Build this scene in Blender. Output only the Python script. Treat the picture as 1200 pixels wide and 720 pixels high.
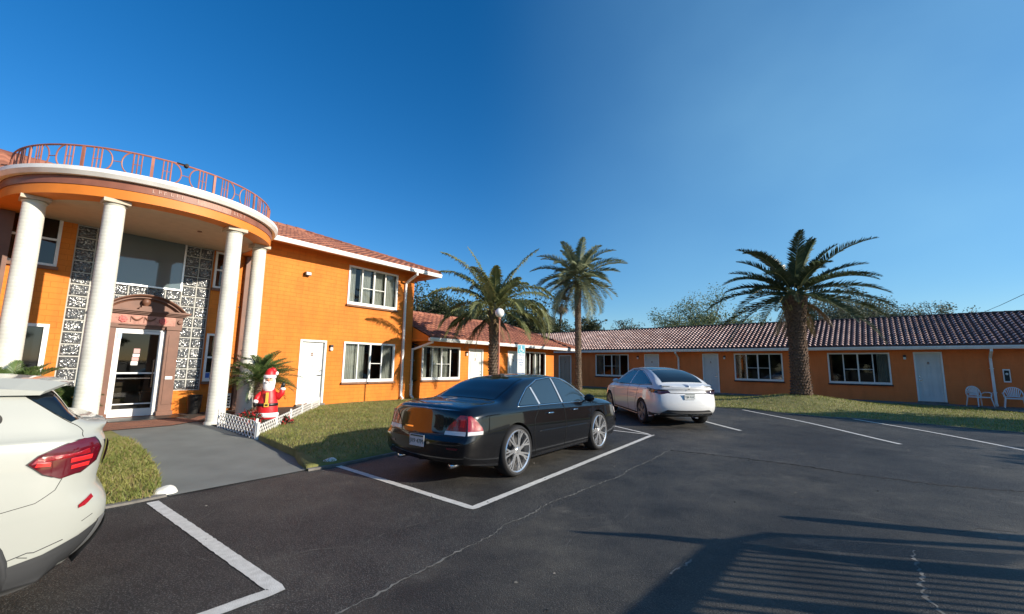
import bpy, bmesh, math, random
from math import sin, cos, pi, radians, sqrt, atan2, tan, exp
from mathutils import Vector, Matrix
random.seed(7)
for _o in list(bpy.data.objects): bpy.data.objects.remove(_o)
SC = bpy.context.scene
COL = SC.collection

# ---------------------------------------------------------------- camera, sky, sun, exposure
PITCH, ROLL = radians(7.825), radians(0.85)
cd = bpy.data.cameras.new('camera'); cam = bpy.data.objects.new('camera', cd); COL.objects.link(cam)
cd.sensor_width = 36; cd.lens = 498.56/1200*36; cd.clip_end = 2000; cd.clip_start = 0.05
_r = Vector((cos(ROLL), -sin(ROLL)*sin(PITCH), sin(ROLL)*cos(PITCH)))
_u = Vector((-sin(ROLL), -cos(ROLL)*sin(PITCH), cos(ROLL)*cos(PITCH)))
_f = Vector((0, cos(PITCH), sin(PITCH)))
cam.matrix_world = Matrix(((_r.x,_u.x,-_f.x,0),(_r.y,_u.y,-_f.y,0),(_r.z,_u.z,-_f.z,1.5),(0,0,0,1)))
SC.camera = cam
SUN_AZ, SUN_EL = 112.0, 21.0          # azimuth clockwise from +Y
wd = bpy.data.worlds.new('World'); SC.world = wd; wd.use_nodes = True
nt = wd.node_tree; bg = nt.nodes['Background']
sky = nt.nodes.new('ShaderNodeTexSky'); sky.sky_type = 'NISHITA'; sky.sun_disc = False
sky.sun_elevation = radians(SUN_EL); sky.sun_rotation = radians(SUN_AZ)
sky.air_density = 1.05; sky.dust_density = 0.25; sky.ozone_density = 4.5; sky.altitude = 0
hs = nt.nodes.new('ShaderNodeHueSaturation'); hs.inputs['Saturation'].default_value = 1.28; hs.inputs['Hue'].default_value = .503
nt.links.new(sky.outputs[0], hs.inputs['Color'])
_tc=nt.nodes.new('ShaderNodeTexCoord'); _mp=nt.nodes.new('ShaderNodeMapping'); _mp.inputs['Scale'].default_value=(1.6,1.0,2.2); _mp.inputs['Rotation'].default_value=(0,.5,.2); _nz=nt.nodes.new('ShaderNodeTexNoise'); _nz.inputs['Scale'].default_value=1.1; _nz.inputs['Detail'].default_value=5; _nz.inputs['Roughness'].default_value=.45
nt.links.new(_tc.outputs['Generated'],_mp.inputs[0]); nt.links.new(_mp.outputs[0],_nz.inputs[0]); _rp=nt.nodes.new('ShaderNodeValToRGB'); _rp.color_ramp.elements[0].position=.3; _rp.color_ramp.elements[1].position=.7; _rp.color_ramp.elements[0].color=(.42,.42,.42,1); _rp.color_ramp.elements[1].color=(1,1,1,1); nt.links.new(_nz.outputs[0],_rp.inputs[0])
_mx=nt.nodes.new('ShaderNodeMix'); _mx.data_type='RGBA'; _mx.inputs[7].default_value=(2.3,4.6,6.2,1); _sx=nt.nodes.new('ShaderNodeSeparateXYZ'); nt.links.new(_tc.outputs['Generated'],_sx.inputs[0]); _mr=nt.nodes.new('ShaderNodeMapRange'); _mr.interpolation_type='SMOOTHSTEP'; _mr.inputs['From Min'].default_value=-.12; _mr.inputs['From Max'].default_value=.85; _mr.inputs['To Max'].default_value=.62; nt.links.new(_sx.outputs[0],_mr.inputs[0]); _mm=nt.nodes.new('ShaderNodeMath'); _mm.operation='MULTIPLY'; nt.links.new(_mr.outputs[0],_mm.inputs[0]); nt.links.new(_rp.outputs[0],_mm.inputs[1]); nt.links.new(_mm.outputs[0],_mx.inputs[0]); nt.links.new(hs.outputs[0],_mx.inputs[6]); nt.links.new(_mx.outputs[2], bg.inputs[0])   # thin high haze, a little denser in places
bg.inputs[1].default_value = 0.095
sd = bpy.data.lights.new('sun','SUN'); sun = bpy.data.objects.new('sun', sd); COL.objects.link(sun)
sd.energy = 4.2; sd.angle = radians(0.5); sd.color = (1.0, 0.90, 0.76)
_s = Vector((sin(radians(SUN_AZ))*cos(radians(SUN_EL)), cos(radians(SUN_AZ))*cos(radians(SUN_EL)), sin(radians(SUN_EL))))
sun.rotation_euler = _s.to_track_quat('Z','Y').to_euler(); sun.location = (20, 0, 20)
SC.view_settings.view_transform = 'Standard'; SC.view_settings.look = 'None'
SC.view_settings.exposure = 0.75; SC.view_settings.gamma = 1; SC.view_settings.use_curve_mapping = False
SC.cycles.max_bounces = 8; SC.cycles.transparent_max_bounces = 12

# ---------------------------------------------------------------- materials
def srgb(r,g,b):
    f = lambda c: (c/255/12.92) if c/255 <= .04045 else ((c/255+.055)/1.055)**2.4
    return (f(r),f(g),f(b),1)
def mat(name, col, rough=.6, metal=0, coat=0, emit=None, spec=.5, var=0, vscale=6, bump=0, bscale=40, vcol=None, detail=4):
    m = bpy.data.materials.new(name); m.use_nodes = True; n = m.node_tree; p = n.nodes['Principled BSDF']
    if len(col) == 3: col = (*col,1)
    p.inputs['Base Color'].default_value = col; p.inputs['Roughness'].default_value = rough
    p.inputs['Metallic'].default_value = metal; p.inputs['Coat Weight'].default_value = coat; p.inputs['Coat Roughness'].default_value = .03
    p.inputs['Specular IOR Level'].default_value = spec
    if emit: p.inputs['Emission Color'].default_value = (*emit[:3],1); p.inputs['Emission Strength'].default_value = emit[3]
    if var or bump:
        tc = n.nodes.new('ShaderNodeTexCoord')
    if var:
        nz = n.nodes.new('ShaderNodeTexNoise'); nz.inputs['Scale'].default_value = vscale; nz.inputs['Detail'].default_value = detail
        n.links.new(tc.outputs['Object'], nz.inputs['Vector'])
        rp = n.nodes.new('ShaderNodeValToRGB'); rp.color_ramp.elements[0].position = .3; rp.color_ramp.elements[1].position = .7
        c2 = vcol or tuple(min(1,c*(1+var)) for c in col[:3]); c1 = tuple(c*(1-var) for c in col[:3]) if not vcol else col[:3]
        rp.color_ramp.elements[0].color = (*c1,1); rp.color_ramp.elements[1].color = (*c2[:3],1)
        n.links.new(nz.outputs['Fac'], rp.inputs[0]); n.links.new(rp.outputs[0], p.inputs['Base Color'])
    if bump:
        n2 = n.nodes.new('ShaderNodeTexNoise'); n2.inputs['Scale'].default_value = bscale; n2.inputs['Detail'].default_value = 5
        n.links.new(tc.outputs['Object'], n2.inputs['Vector'])
        b = n.nodes.new('ShaderNodeBump'); b.inputs['Strength'].default_value = bump; b.inputs['Distance'].default_value = .02
        n.links.new(n2.outputs['Fac'], b.inputs['Height']); n.links.new(b.outputs[0], p.inputs['Normal'])
    return m
M = {}
def wall_mat(name, c1, c2, brick=True, swap=False):
    m = mat(name, c1, .75); n = m.node_tree; p = n.nodes['Principled BSDF']
    tc = n.nodes.new('ShaderNodeTexCoord'); sp = n.nodes.new('ShaderNodeSeparateXYZ'); cb = n.nodes.new('ShaderNodeCombineXYZ')
    n.links.new(tc.outputs['Object'], sp.inputs[0])
    ad = n.nodes.new('ShaderNodeMath'); ad.operation = 'ADD'; n.links.new(sp.outputs[0], ad.inputs[0]); n.links.new(sp.outputs[1], ad.inputs[1])
    n.links.new(ad.outputs[0], cb.inputs[0]); n.links.new(sp.outputs[2], cb.inputs[1])
    nz = n.nodes.new('ShaderNodeTexNoise'); nz.inputs['Scale'].default_value = .9; nz.inputs['Detail'].default_value = 6; n.links.new(tc.outputs['Object'], nz.inputs[0])
    rp = n.nodes.new('ShaderNodeValToRGB'); rp.color_ramp.elements[0].position=.35; rp.color_ramp.elements[1].position=.7
    rp.color_ramp.elements[0].color = (*c1[:3],1); rp.color_ramp.elements[1].color = (*c2[:3],1); n.links.new(nz.outputs[0], rp.inputs[0])
    br = n.nodes.new('ShaderNodeTexBrick'); br.inputs['Scale'].default_value = 1; br.inputs['Brick Width'].default_value = .42; br.inputs['Row Height'].default_value = .14
    br.inputs['Mortar Size'].default_value = .007; br.inputs['Mortar Smooth'].default_value = .3; n.links.new(cb.outputs[0], br.inputs[0])
    br.inputs['Color1'].default_value=(1,1,1,1); br.inputs['Color2'].default_value=(.93,.93,.93,1); br.inputs['Mortar'].default_value=(.82,.79,.75,1)
    mx = n.nodes.new('ShaderNodeMix'); mx.data_type='RGBA'; mx.blend_type='MULTIPLY'; mx.inputs[0].default_value = 1 if brick else .35
    # weather stains: vertical streaks and blotches of their own shape
    mp=n.nodes.new('ShaderNodeMapping'); mp.inputs['Scale'].default_value=(2.2,2.2,.5); n.links.new(tc.outputs['Object'],mp.inputs[0]); ns=n.nodes.new('ShaderNodeTexNoise'); ns.inputs['Scale'].default_value=1; ns.inputs['Detail'].default_value=7; ns.inputs['Roughness'].default_value=.7; n.links.new(mp.outputs[0],ns.inputs[0])
    rs=n.nodes.new('ShaderNodeValToRGB'); rs.color_ramp.elements[0].position=.36; rs.color_ramp.elements[1].position=.56; rs.color_ramp.elements[0].color=(.70,.62,.55,1); rs.color_ramp.elements[1].color=(1,1,1,1); n.links.new(ns.outputs[0],rs.inputs[0])
    m2=n.nodes.new('ShaderNodeMix'); m2.data_type='RGBA'; m2.blend_type='MULTIPLY'; m2.inputs[0].default_value=.48 if brick else .35; n.links.new(rp.outputs[0],m2.inputs[6]); n.links.new(rs.outputs[0],m2.inputs[7])
    n.links.new(m2.outputs[2], mx.inputs[6]); n.links.new(br.outputs['Color'], mx.inputs[7]); n.links.new(mx.outputs[2], p.inputs['Base Color'])
    b = n.nodes.new('ShaderNodeBump'); b.inputs['Strength'].default_value = .5 if brick else .25; b.inputs['Distance'].default_value=.01; b.invert = True
    n3 = n.nodes.new('ShaderNodeTexNoise'); n3.inputs['Scale'].default_value = 60; n.links.new(tc.outputs['Object'], n3.inputs[0])
    ma = n.nodes.new('ShaderNodeMath'); ma.operation='MULTIPLY_ADD'; ma.inputs[1].default_value=.15; n.links.new(n3.outputs[0], ma.inputs[0]); n.links.new(br.outputs['Fac'], ma.inputs[2])
    n.links.new(ma.outputs[0], b.inputs['Height']); n.links.new(b.outputs[0], p.inputs['Normal'])
    return m
M['orange'] = wall_mat('orange_painted_block', (.66,.18,.011), (.72,.22,.018))
M['orange2'] = wall_mat('orange_painted_stucco', (.76,.195,.045), (.82,.225,.06), brick=False)
M['trim_orange'] = mat('orange_trim_paint', (.68,.20,.022), .6, var=.08, vscale=3)
M['white'] = mat('white_paint', (.78,.78,.75), .45, var=.05, vscale=5)
M['door_white'] = mat('white_door_paint', (.64,.65,.63), .45, var=.06, vscale=2)
M['gutter'] = mat('white_gutter', (.80,.79,.76), .4, var=.1, vscale=3)
M['brown'] = mat('brown_paint', (.17,.075,.045), .55, var=.15, vscale=4)
M['sill_brown'] = mat('brown_sill', (.20,.10,.06), .7, var=.2)
M['sill_dark'] = mat('dark_sill', (.03,.018,.015), .7)
M['soffit'] = mat('soffit_cream', (.52,.44,.34), .8, var=.06)
M['soffit_o'] = mat('soffit_orange', (.62,.22,.05), .8)
M['pink_metal'] = mat('terracotta_metal_paint', (.36,.13,.08), .5, var=.25, vscale=3)
M['curtain'] = mat('curtain_fabric', (.62,.62,.56), .9, var=.12, vscale=3)
M['dark'] = mat('dark_interior', (.012,.012,.014), .9)
M['black'] = mat('black_plastic', (.012,.012,.012), .4)
M['chrome'] = mat('chrome', (.75,.76,.78), .12, 1)
M['alu'] = mat('brushed_aluminium', (.62,.63,.64), .35, .8)
M['rubber'] = mat('tyre_rubber', (.012,.012,.013), .75)
M['concrete'] = mat('painted_grey_concrete', (.17,.18,.165), .8, var=.14, vscale=1.6, bump=.25, bscale=90)
M['curbmat'] = mat('grey_concrete_kerb', (.17,.16,.145), .9, var=.3, vscale=5, bump=.4)
M['soil'] = mat('dark_soil', (.05,.035,.025), .95, var=.3, vscale=9, bump=.8, bscale=30)
M['paint_line'] = mat('worn_white_road_paint', (.52,.51,.47), .8, var=.35, vscale=16, vcol=(.66,.65,.61), bump=.4, bscale=150, detail=8)
M['crack'] = mat('pale_asphalt_crack', (.15,.145,.13), .9, var=.45, vscale=14)
M['crack2'] = mat('faint_asphalt_scrape', (.085,.082,.076), .9, var=.35, vscale=10)
M['crackd'] = mat('dark_asphalt_joint', (.012,.012,.012), .9)

M['frond3'] = mat('dark_palm_frond_green', (.032,.052,.026), .4, var=.3, vscale=1.5, vcol=(.07,.10,.04))
M['cycad'] = mat('cycad_leaf_green', (.05,.09,.025), .4, var=.3, vscale=3, vcol=(.13,.19,.06))
M['rachis'] = mat('frond_stem_yellow_green', (.22,.20,.07), .5)
M['trunk'] = mat('palm_trunk_bark', (.11,.075,.05), .9, var=.5, vscale=9, vcol=(.26,.19,.135), bump=.8, bscale=25)
M['trunk_d'] = mat('date_palm_trunk_bark', (.07,.045,.032), .9, var=.5, vscale=12, vcol=(.20,.13,.09), bump=.8, bscale=25)
M['bark'] = mat('tree_bark', (.06,.045,.035), .9, var=.3)
def leafmat(name, a, b, tr=.35, sc=.8):
    m = mat(name, a, .55, var=.3, vscale=sc, vcol=b); n = m.node_tree; p = n.nodes['Principled BSDF']
    t = n.nodes.new('ShaderNodeBsdfTranslucent'); mx = n.nodes.new('ShaderNodeMixShader'); mx.inputs[0].default_value = tr
    src = p.inputs['Base Color'].links[0].from_socket
    n.links.new(src, t.inputs[0]); n.links.new(p.outputs[0], mx.inputs[1]); n.links.new(t.outputs[0], mx.inputs[2])
    n.links.new(mx.outputs[0], n.nodes['Material Output'].inputs[0]); return m
M['frond'] = leafmat('palm_frond_green', (.11,.14,.05), (.24,.25,.10), .25, 1.5)
M['frond2'] = leafmat('date_palm_frond_grey_green', (.12,.15,.08), (.26,.28,.15), .25, 1.5)
M['leaf_dark'] = leafmat('dark_tree_leaves', (.028,.042,.018), (.07,.085,.035))
M['leaf_grey'] = leafmat('grey_green_tree_leaves', (.055,.075,.045), (.12,.14,.085))
M['leaf_light'] = leafmat('light_green_tree_leaves', (.09,.13,.05), (.19,.23,.11))
M['grass'] = leafmat('grass_blades', (.16,.21,.04), (.35,.34,.10), .3, 1.3)
M['grass_dry'] = leafmat('dry_grass_blades', (.20,.16,.06), (.42,.32,.15), .3, 2.5)
M['lawn'] = mat('lawn_ground', (.14,.15,.04), .95, var=.4, vscale=3, vcol=(.26,.23,.08), bump=.8, bscale=50)
M['ground_far'] = mat('far_dark_ground', (.04,.042,.025), .95, var=.3, vscale=.3)
M['poinsettia'] = mat('red_flower', (.35,.02,.02), .6)

def glass_window(name, tint, refl=.9):
    m = bpy.data.materials.new(name); m.use_nodes = True; n = m.node_tree
    n.nodes.remove(n.nodes['Principled BSDF']); o = n.nodes['Material Output']
    t = n.nodes.new('ShaderNodeBsdfTransparent'); t.inputs[0].default_value = (*tint,1)
    g = n.nodes.new('ShaderNodeBsdfGlossy'); g.inputs['Roughness'].default_value = .03; g.inputs[0].default_value=(refl,refl,refl,1)
    f = n.nodes.new('ShaderNodeFresnel'); f.inputs[0].default_value = 1.6; mx = n.nodes.new('ShaderNodeMixShader')
    n.links.new(f.outputs[0], mx.inputs[0]); n.links.new(t.outputs[0], mx.inputs[1]); n.links.new(g.outputs[0], mx.inputs[2]); n.links.new(mx.outputs[0], o.inputs[0])
    return m
M['glass'] = glass_window('window_glass', (.55,.58,.58))
M['glass_dark'] = glass_window('dark_window_glass', (.30,.32,.33))
M['carglass'] = mat('tinted_car_glass', (.006,.008,.01), .04, 0, 0, spec=.9)
M['carglass2'] = mat('blue_tinted_car_glass', (.02,.035,.05), .04, 0, 0, spec=.9)

def asphalt(name='asphalt',k=1.0,spk=1.0,tint=(1,1,1)):
    m = mat(name, (.04,.04,.042), .66, spec=.5); n = m.node_tree; p = n.nodes['Principled BSDF']; N = n.nodes.new; Lk = n.links.new
    tc = N('ShaderNodeTexCoord')
    def noise(s, d=6, r=.6):
        k = N('ShaderNodeTexNoise'); k.inputs['Scale'].default_value=s; k.inputs['Detail'].default_value=d; k.inputs['Roughness'].default_value=r; Lk(tc.outputs['Object'],k.inputs[0]); return k.outputs[0]
    def ramp(src,a,b,ca,cb):
        r = N('ShaderNodeValToRGB'); r.color_ramp.elements[0].position=a; r.color_ramp.elements[1].position=b
        r.color_ramp.elements[0].color=(*ca,1); r.color_ramp.elements[1].color=(*cb,1); Lk(src,r.inputs[0]); return r.outputs[0]
    def mix(kind,f,a,b):
        x = N('ShaderNodeMix'); x.data_type='RGBA'; x.blend_type=kind
        if isinstance(f,float): x.inputs[0].default_value=f
        else: Lk(f,x.inputs[0])
        Lk(a,x.inputs[6]); Lk(b,x.inputs[7]); return x.outputs[2]
    base = ramp(noise(.35,5), .35,.68,tuple(a*k*b for a,b in zip((.015,.0152,.016),tint)),tuple(a*k*b for a,b in zip((.066,.063,.056),tint)))
    m2 = ramp(noise(2.2,8,.7), .35,.75,(.55,.55,.56),(1.75,1.70,1.58))
    c = mix('MULTIPLY',1.0,base,m2)
    st = ramp(noise(1.1,10,.75), .58,.78,(0,0,0),(.06,.056,.048))
    c = mix('ADD',1.0,c,st)
    v = N('ShaderNodeTexVoronoi'); v.inputs['Scale'].default_value=70; Lk(tc.outputs['Object'],v.inputs[0])
    sp = ramp(v.outputs['Distance'], .0,.42,(.16,.155,.145),(0,0,0))
    c = mix('ADD',.95*spk,c,sp)
    v2 = N('ShaderNodeTexVoronoi'); v2.inputs['Scale'].default_value=14; Lk(tc.outputs['Object'],v2.inputs[0])
    s2 = ramp(v2.outputs['Distance'], .0,.07,(.22,.21,.18),(0,0,0)); c = mix('ADD',.85,c,s2)
    oil = ramp(noise(.95,3,.5), .32,.42,(.42,.42,.44),(1,1,1)); c = mix('MULTIPLY',.8,c,oil)
    fad = ramp(noise(.22,4,.6), .52,.66,(1,1,1),(1.45,1.40,1.28)); c = mix('MULTIPLY',.8,c,fad)
    Lk(c,p.inputs['Base Color'])
    b = N('ShaderNodeBump'); b.inputs['Strength'].default_value=.9; b.inputs['Distance'].default_value=.012; Lk(noise(90,4),b.inputs['Height']); Lk(b.outputs[0],p.inputs['Normal'])
    return m
M['asphalt'] = asphalt('asphalt',.74)
M['asphalt2'] = asphalt('worn_asphalt_overlay',.86,.55,(1.03,1.0,.94))

def tile_mat(name, c1, c2, c3):
    m = mat(name, c1, .75); n = m.node_tree; p = n.nodes['Principled BSDF']; N=n.nodes.new; Lk=n.links.new
    tc=N('ShaderNodeTexCoord'); v=N('ShaderNodeTexVoronoi'); v.inputs['Scale'].default_value=3.2; Lk(tc.outputs['Object'],v.inputs[0])
    sp=N('ShaderNodeSeparateColor'); Lk(v.outputs['Color'],sp.inputs[0])
    r=N('ShaderNodeValToRGB'); r.color_ramp.elements[0].color=(*c1,1); r.color_ramp.elements[1].color=(*c3,1); e=r.color_ramp.elements.new(.5); e.color=(*c2,1)
    Lk(sp.outputs[0],r.inputs[0])
    nz=N('ShaderNodeTexNoise'); nz.inputs['Scale'].default_value=1.2; nz.inputs['Detail'].default_value=8; Lk(tc.outputs['Object'],nz.inputs[0])
    r2=N('ShaderNodeValToRGB'); r2.color_ramp.elements[0].position=.4; r2.color_ramp.elements[1].position=.65; r2.color_ramp.elements[0].color=(.62,.58,.58,1); r2.color_ramp.elements[1].color=(1.1,1.1,1.1,1); Lk(nz.outputs[0],r2.inputs[0])
    x=N('ShaderNodeMix'); x.data_type='RGBA'; x.blend_type='MULTIPLY'; x.inputs[0].default_value=.8; Lk(r.outputs[0],x.inputs[6]); Lk(r2.outputs[0],x.inputs[7]); Lk(x.outputs[2],p.inputs['Base Color'])
    return m
M['tile'] = tile_mat('terracotta_roof_tile', (.27,.095,.055), (.34,.13,.075), (.22,.07,.042))
M['tile2'] = tile_mat('weathered_pink_roof_tile', (.70,.47,.40), (.78,.57,.50), (.58,.35,.28))

M['pan_shade2']=mat('shaded_roof_tile_pan',(.085,.045,.04),.8,var=.4,vscale=4)  # dark pans and tile steps: barrel shade put into the colour
def glass_block():
    m = mat('glass_block', (.10,.11,.12), .12, spec=.8); n=m.node_tree; p=n.nodes['Principled BSDF']; N=n.nodes.new; Lk=n.links.new
    tc=N('ShaderNodeTexCoord'); v=N('ShaderNodeTexVoronoi'); v.feature='SMOOTH_F1'; v.inputs['Scale'].default_value=25; Lk(tc.outputs['Object'],v.inputs[0])
    r=N('ShaderNodeValToRGB'); r.color_ramp.elements[0].position=.22; r.color_ramp.elements[1].position=.42
    r.color_ramp.elements[0].color=(.60,.61,.58,1); r.color_ramp.elements[1].color=(.05,.055,.06,1); Lk(v.outputs['Distance'],r.inputs[0])  # pale cells: sunlit sparkle put into the block colour
    nz=N('ShaderNodeTexNoise'); nz.inputs['Scale'].default_value=7; Lk(tc.outputs['Object'],nz.inputs[0])
    r2=N('ShaderNodeValToRGB'); r2.color_ramp.elements[0].position=.42; r2.color_ramp.elements[1].position=.62; Lk(nz.outputs[0],r2.inputs[0])
    x=N('ShaderNodeMix'); x.data_type='RGBA'; x.inputs[6].default_value=(.08,.085,.09,1); Lk(r2.outputs[0],x.inputs[0]); Lk(r.outputs[0],x.inputs[7]); Lk(x.outputs[2],p.inputs['Base Color'])
    b=N('ShaderNodeBump'); b.inputs['Strength'].default_value=.9; b.inputs['Distance'].default_value=.03; Lk(v.outputs['Distance'],b.inputs['Height']); Lk(b.outputs[0],p.inputs['Normal'])
    return m
M['glassblock'] = glass_block()
def paver():
    m = mat('brick_pavers', (.25,.12,.08), .85); n=m.node_tree; p=n.nodes['Principled BSDF']; N=n.nodes.new; Lk=n.links.new
    tc=N('ShaderNodeTexCoord'); b=N('ShaderNodeTexBrick'); b.inputs['Scale'].default_value=1; b.inputs['Brick Width'].default_value=.21; b.inputs['Row Height'].default_value=.105; b.inputs['Mortar Size'].default_value=.006
    b.inputs['Color1'].default_value=(.34,.15,.09,1); b.inputs['Color2'].default_value=(.22,.10,.07,1); b.inputs['Mortar'].default_value=(.10,.08,.06,1)
    Lk(tc.outputs['Object'],b.inputs[0]); Lk(b.outputs['Color'],p.inputs['Base Color']); return m
M['paver'] = paver()

# ---------------------------------------------------------------- object helpers
def tag(o, label=None, cat=None, group=None, kind=None):
    if label: o['label']=label
    if cat: o['category']=cat
    if group: o['group']=group
    if kind: o['kind']=kind
    return o
def empty(name, loc=(0,0,0), rz=0, label=None, cat=None, group=None, parent=None):
    o = bpy.data.objects.new(name,None); COL.objects.link(o); o.location=loc; o.rotation_euler=(0,0,rz); o.empty_display_size=.2
    if parent: o.parent=parent
    return tag(o,label,cat,group)
class MB:
    """collects shapes into one mesh"""
    def __init__(s): s.v=[]; s.f=[]; s.mi=[]
    def add(s, vs, fs, mi=0):
        k=len(s.v); s.v += [tuple(v) for v in vs]
        for f in fs: s.f.append(tuple(i+k for i in f)); s.mi.append(mi)
        return s
    def box(s, x0,x1,y0,y1,z0,z1, mi=0):
        return s.add([(x0,y0,z0),(x1,y0,z0),(x1,y1,z0),(x0,y1,z0),(x0,y0,z1),(x1,y0,z1),(x1,y1,z1),(x0,y1,z1)],
            [(0,3,2,1),(4,5,6,7),(0,1,5,4),(1,2,6,5),(2,3,7,6),(3,0,4,7)],mi)
    def quad(s,a,b,c,d,mi=0): return s.add([a,b,c,d],[(0,1,2,3)],mi)
    def tube(s, pts, r, n=8, mi=0, cap=True):
        pts=[Vector(p) for p in pts]; rs = r if isinstance(r,(list,tuple)) else [r]*len(pts); vs=[]; fs=[]
        ref=None
        for i,p in enumerate(pts):
            d=(pts[min(i+1,len(pts)-1)]-pts[max(i-1,0)]).normalized()
            if ref is None: ref = Vector((0,0,1)) if abs(d.z)<.9 else Vector((1,0,0))
            a=d.cross(ref).normalized(); b=a.cross(d).normalized(); ref=b
            for k in range(n):
                t=2*pi*k/n; vs.append(p+a*cos(t)*rs[i]+b*sin(t)*rs[i])
        for i in range(len(pts)-1):
            for k in range(n): fs.append((i*n+k,i*n+(k+1)%n,(i+1)*n+(k+1)%n,(i+1)*n+k))
        if cap: fs.append(tuple(range(n))[::-1]); fs.append(tuple(range((len(pts)-1)*n,len(pts)*n)))
        return s.add(vs,fs,mi)
    def lathe(s, prof, n=24, c=(0,0,0), axis='z', mi=0, a0=0, a1=2*pi):
        vs=[]; fs=[]; full=abs(a1-a0-2*pi)<1e-6; m=n if full else n+1
        for r,z in prof:
            for k in range(m):
                t=a0+(a1-a0)*k/n
                if axis=='z': vs.append((c[0]+r*cos(t),c[1]+r*sin(t),c[2]+z))
                else: vs.append((c[0]+r*cos(t),c[1]+z,c[2]+r*sin(t)))
        for i in range(len(prof)-1):
            for k in range(n if full else m-1):
                q=(i*m+k,i*m+(k+1)%m,(i+1)*m+(k+1)%m,(i+1)*m+k)
                fs.append(q if axis=='z' else q[::-1])
        return s.add(vs,fs,mi)
    def prism(s, poly, z0, z1, mi=0):
        n=len(poly); vs=[(x,y,z0) for x,y in poly]+[(x,y,z1) for x,y in poly]
        return s.add(vs,[tuple(range(n))[::-1],tuple(range(n,2*n))]+[(i,(i+1)%n,n+(i+1)%n,n+i) for i in range(n)],mi)
    def build(s, name, m, parent=None, smooth=False, sharp=None, loc=None, rz=None, bevel=0):
        me=bpy.data.meshes.new(name); me.from_pydata(s.v,[],s.f); me.update()
        ms = m if isinstance(m,(list,tuple)) else [m]
        for k in ms: me.materials.append(M[k] if isinstance(k,str) else k)
        if len(ms)>1:
            for p,i in zip(me.polygons,s.mi): p.material_index=i
        if smooth:
            for p in me.polygons: p.use_smooth=True
            if sharp: me.set_sharp_from_angle(angle=radians(sharp))
        o=bpy.data.objects.new(name,me); COL.objects.link(o)
        if parent: o.parent=parent
        if loc: o.location=loc
        if rz is not None: o.rotation_euler=(0,0,rz)
        if bevel:
            b=o.modifiers.new('bevel','BEVEL'); b.width=bevel; b.segments=2; b.limit_method='ANGLE'
        return o
def copy_tree(o, parent=None):
    c=o.copy(); COL.objects.link(c)
    if parent: c.parent=parent
    for ch in list(o.children): copy_tree(ch,c)
    return c
def struct(o): o['kind']='structure'; return o
def txt(body, size, name, m, parent, loc, rot, ext=.002, align='CENTER'):
    cu=bpy.data.curves.new(name,'FONT'); cu.body=body; cu.size=size; cu.extrude=ext; cu.align_x=align; cu.align_y='CENTER'
    t=bpy.data.objects.new(name,cu); COL.objects.link(t)
    dg=bpy.context.evaluated_depsgraph_get(); me=bpy.data.meshes.new_from_object(t.evaluated_get(dg)); COL.objects.unlink(t); bpy.data.objects.remove(t)
    o=bpy.data.objects.new(name,me); me.materials.clear(); me.materials.append(M[m] if isinstance(m,str) else m); COL.objects.link(o); o.parent=parent; o.location=loc; o.rotation_euler=rot
    return o

# ---------------------------------------------------------------- frames of the two facades
A0 = Vector((-6.854,15.829,0)); AU = Vector((.60807,.79388,0)); AN = Vector((.79388,-.60807,0)); ARZ = atan2(.79388,.60807)
B0 = Vector((19.605,20.994,0)); BU = Vector((.7562,-.65434,0)); BN = Vector((-.65434,-.7562,0)); BRZ = atan2(-.65434,.7562)
def W(s,n,z=0): return A0+AU*s+AN*n+Vector((0,0,z))
def G(s,v,z=0): return B0+BU*s+BN*v+Vector((0,0,z))
def sstep(t): t=max(0,min(1,t)); return t*t*(3-2*t)
def zg(x,y):
    v=(x-B0.x)*BN.x+(y-B0.y)*BN.y
    return -.15+.10*sstep((16.5-v)/4)
MOUND=(12.9,19.2)
def zlawn(x,y):
    n=(x-A0.x)*AN.x+(y-A0.y)*AN.y; v=(x-B0.x)*BN.x+(y-B0.y)*BN.y
    z=-.03
    z+= .04*sin(x*1.3+y*.7)*sin(y*.9-x*.5)*.5
    if v>14.5: z-= .075*sstep((n-7.7)/.7)
    z+= .42*exp(-((x-MOUND[0])**2+(y-MOUND[1])**2)/(2*1.7**2))
    if n<8.3 and v>14: z += .03*sstep((8.3-n)/2)
    return z
# ---------------------------------------------------------------- ground, lot, lawns
def pip(x,y,poly):
    c=False; j=len(poly)-1
    for i in range(len(poly)):
        xi,yi=poly[i]; xj,yj=poly[j]
        if (yi>y)!=(yj>y) and x<(xj-xi)*(y-yi)/(yj-yi)+xi: c=not c
        j=i
    return c
def sheet(name, poly, zf, m, step=.6, smooth=True, skirt=0):
    bm=bmesh.new(); bm.faces.new([bm.verts.new((x,y,0)) for x,y in poly])
    xs=[p[0] for p in poly]; ys=[p[1] for p in poly]
    for ax,a,b in ((0,min(xs),max(xs)),(1,min(ys),max(ys))):
        k=a+step
        while k<b:
            co=[0,0,0]; no=[0,0,0]; co[ax]=k; no[ax]=1
            bmesh.ops.bisect_plane(bm,geom=bm.verts[:]+bm.edges[:]+bm.faces[:],plane_co=co,plane_no=no); k+=step
    for v in bm.verts: v.co.z=zf(v.co.x,v.co.y)
    if skirt:
        be=[e for e in bm.edges if len(e.link_faces)==1]; r_=bmesh.ops.extrude_edge_only(bm,edges=be)
        for v in r_['geom']:
            if isinstance(v,bmesh.types.BMVert): v.co.z-=skirt
    bmesh.ops.recalc_face_normals(bm,faces=bm.faces)
    me=bpy.data.meshes.new(name); bm.to_mesh(me); bm.free(); me.materials.append(M[m])
    if sum(p.normal.z*p.area for p in me.polygons)<0: me.flip_normals()
    for p in me.polygons: p.use_smooth=smooth
    o=bpy.data.objects.new(name,me); COL.objects.link(o); return o
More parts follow.
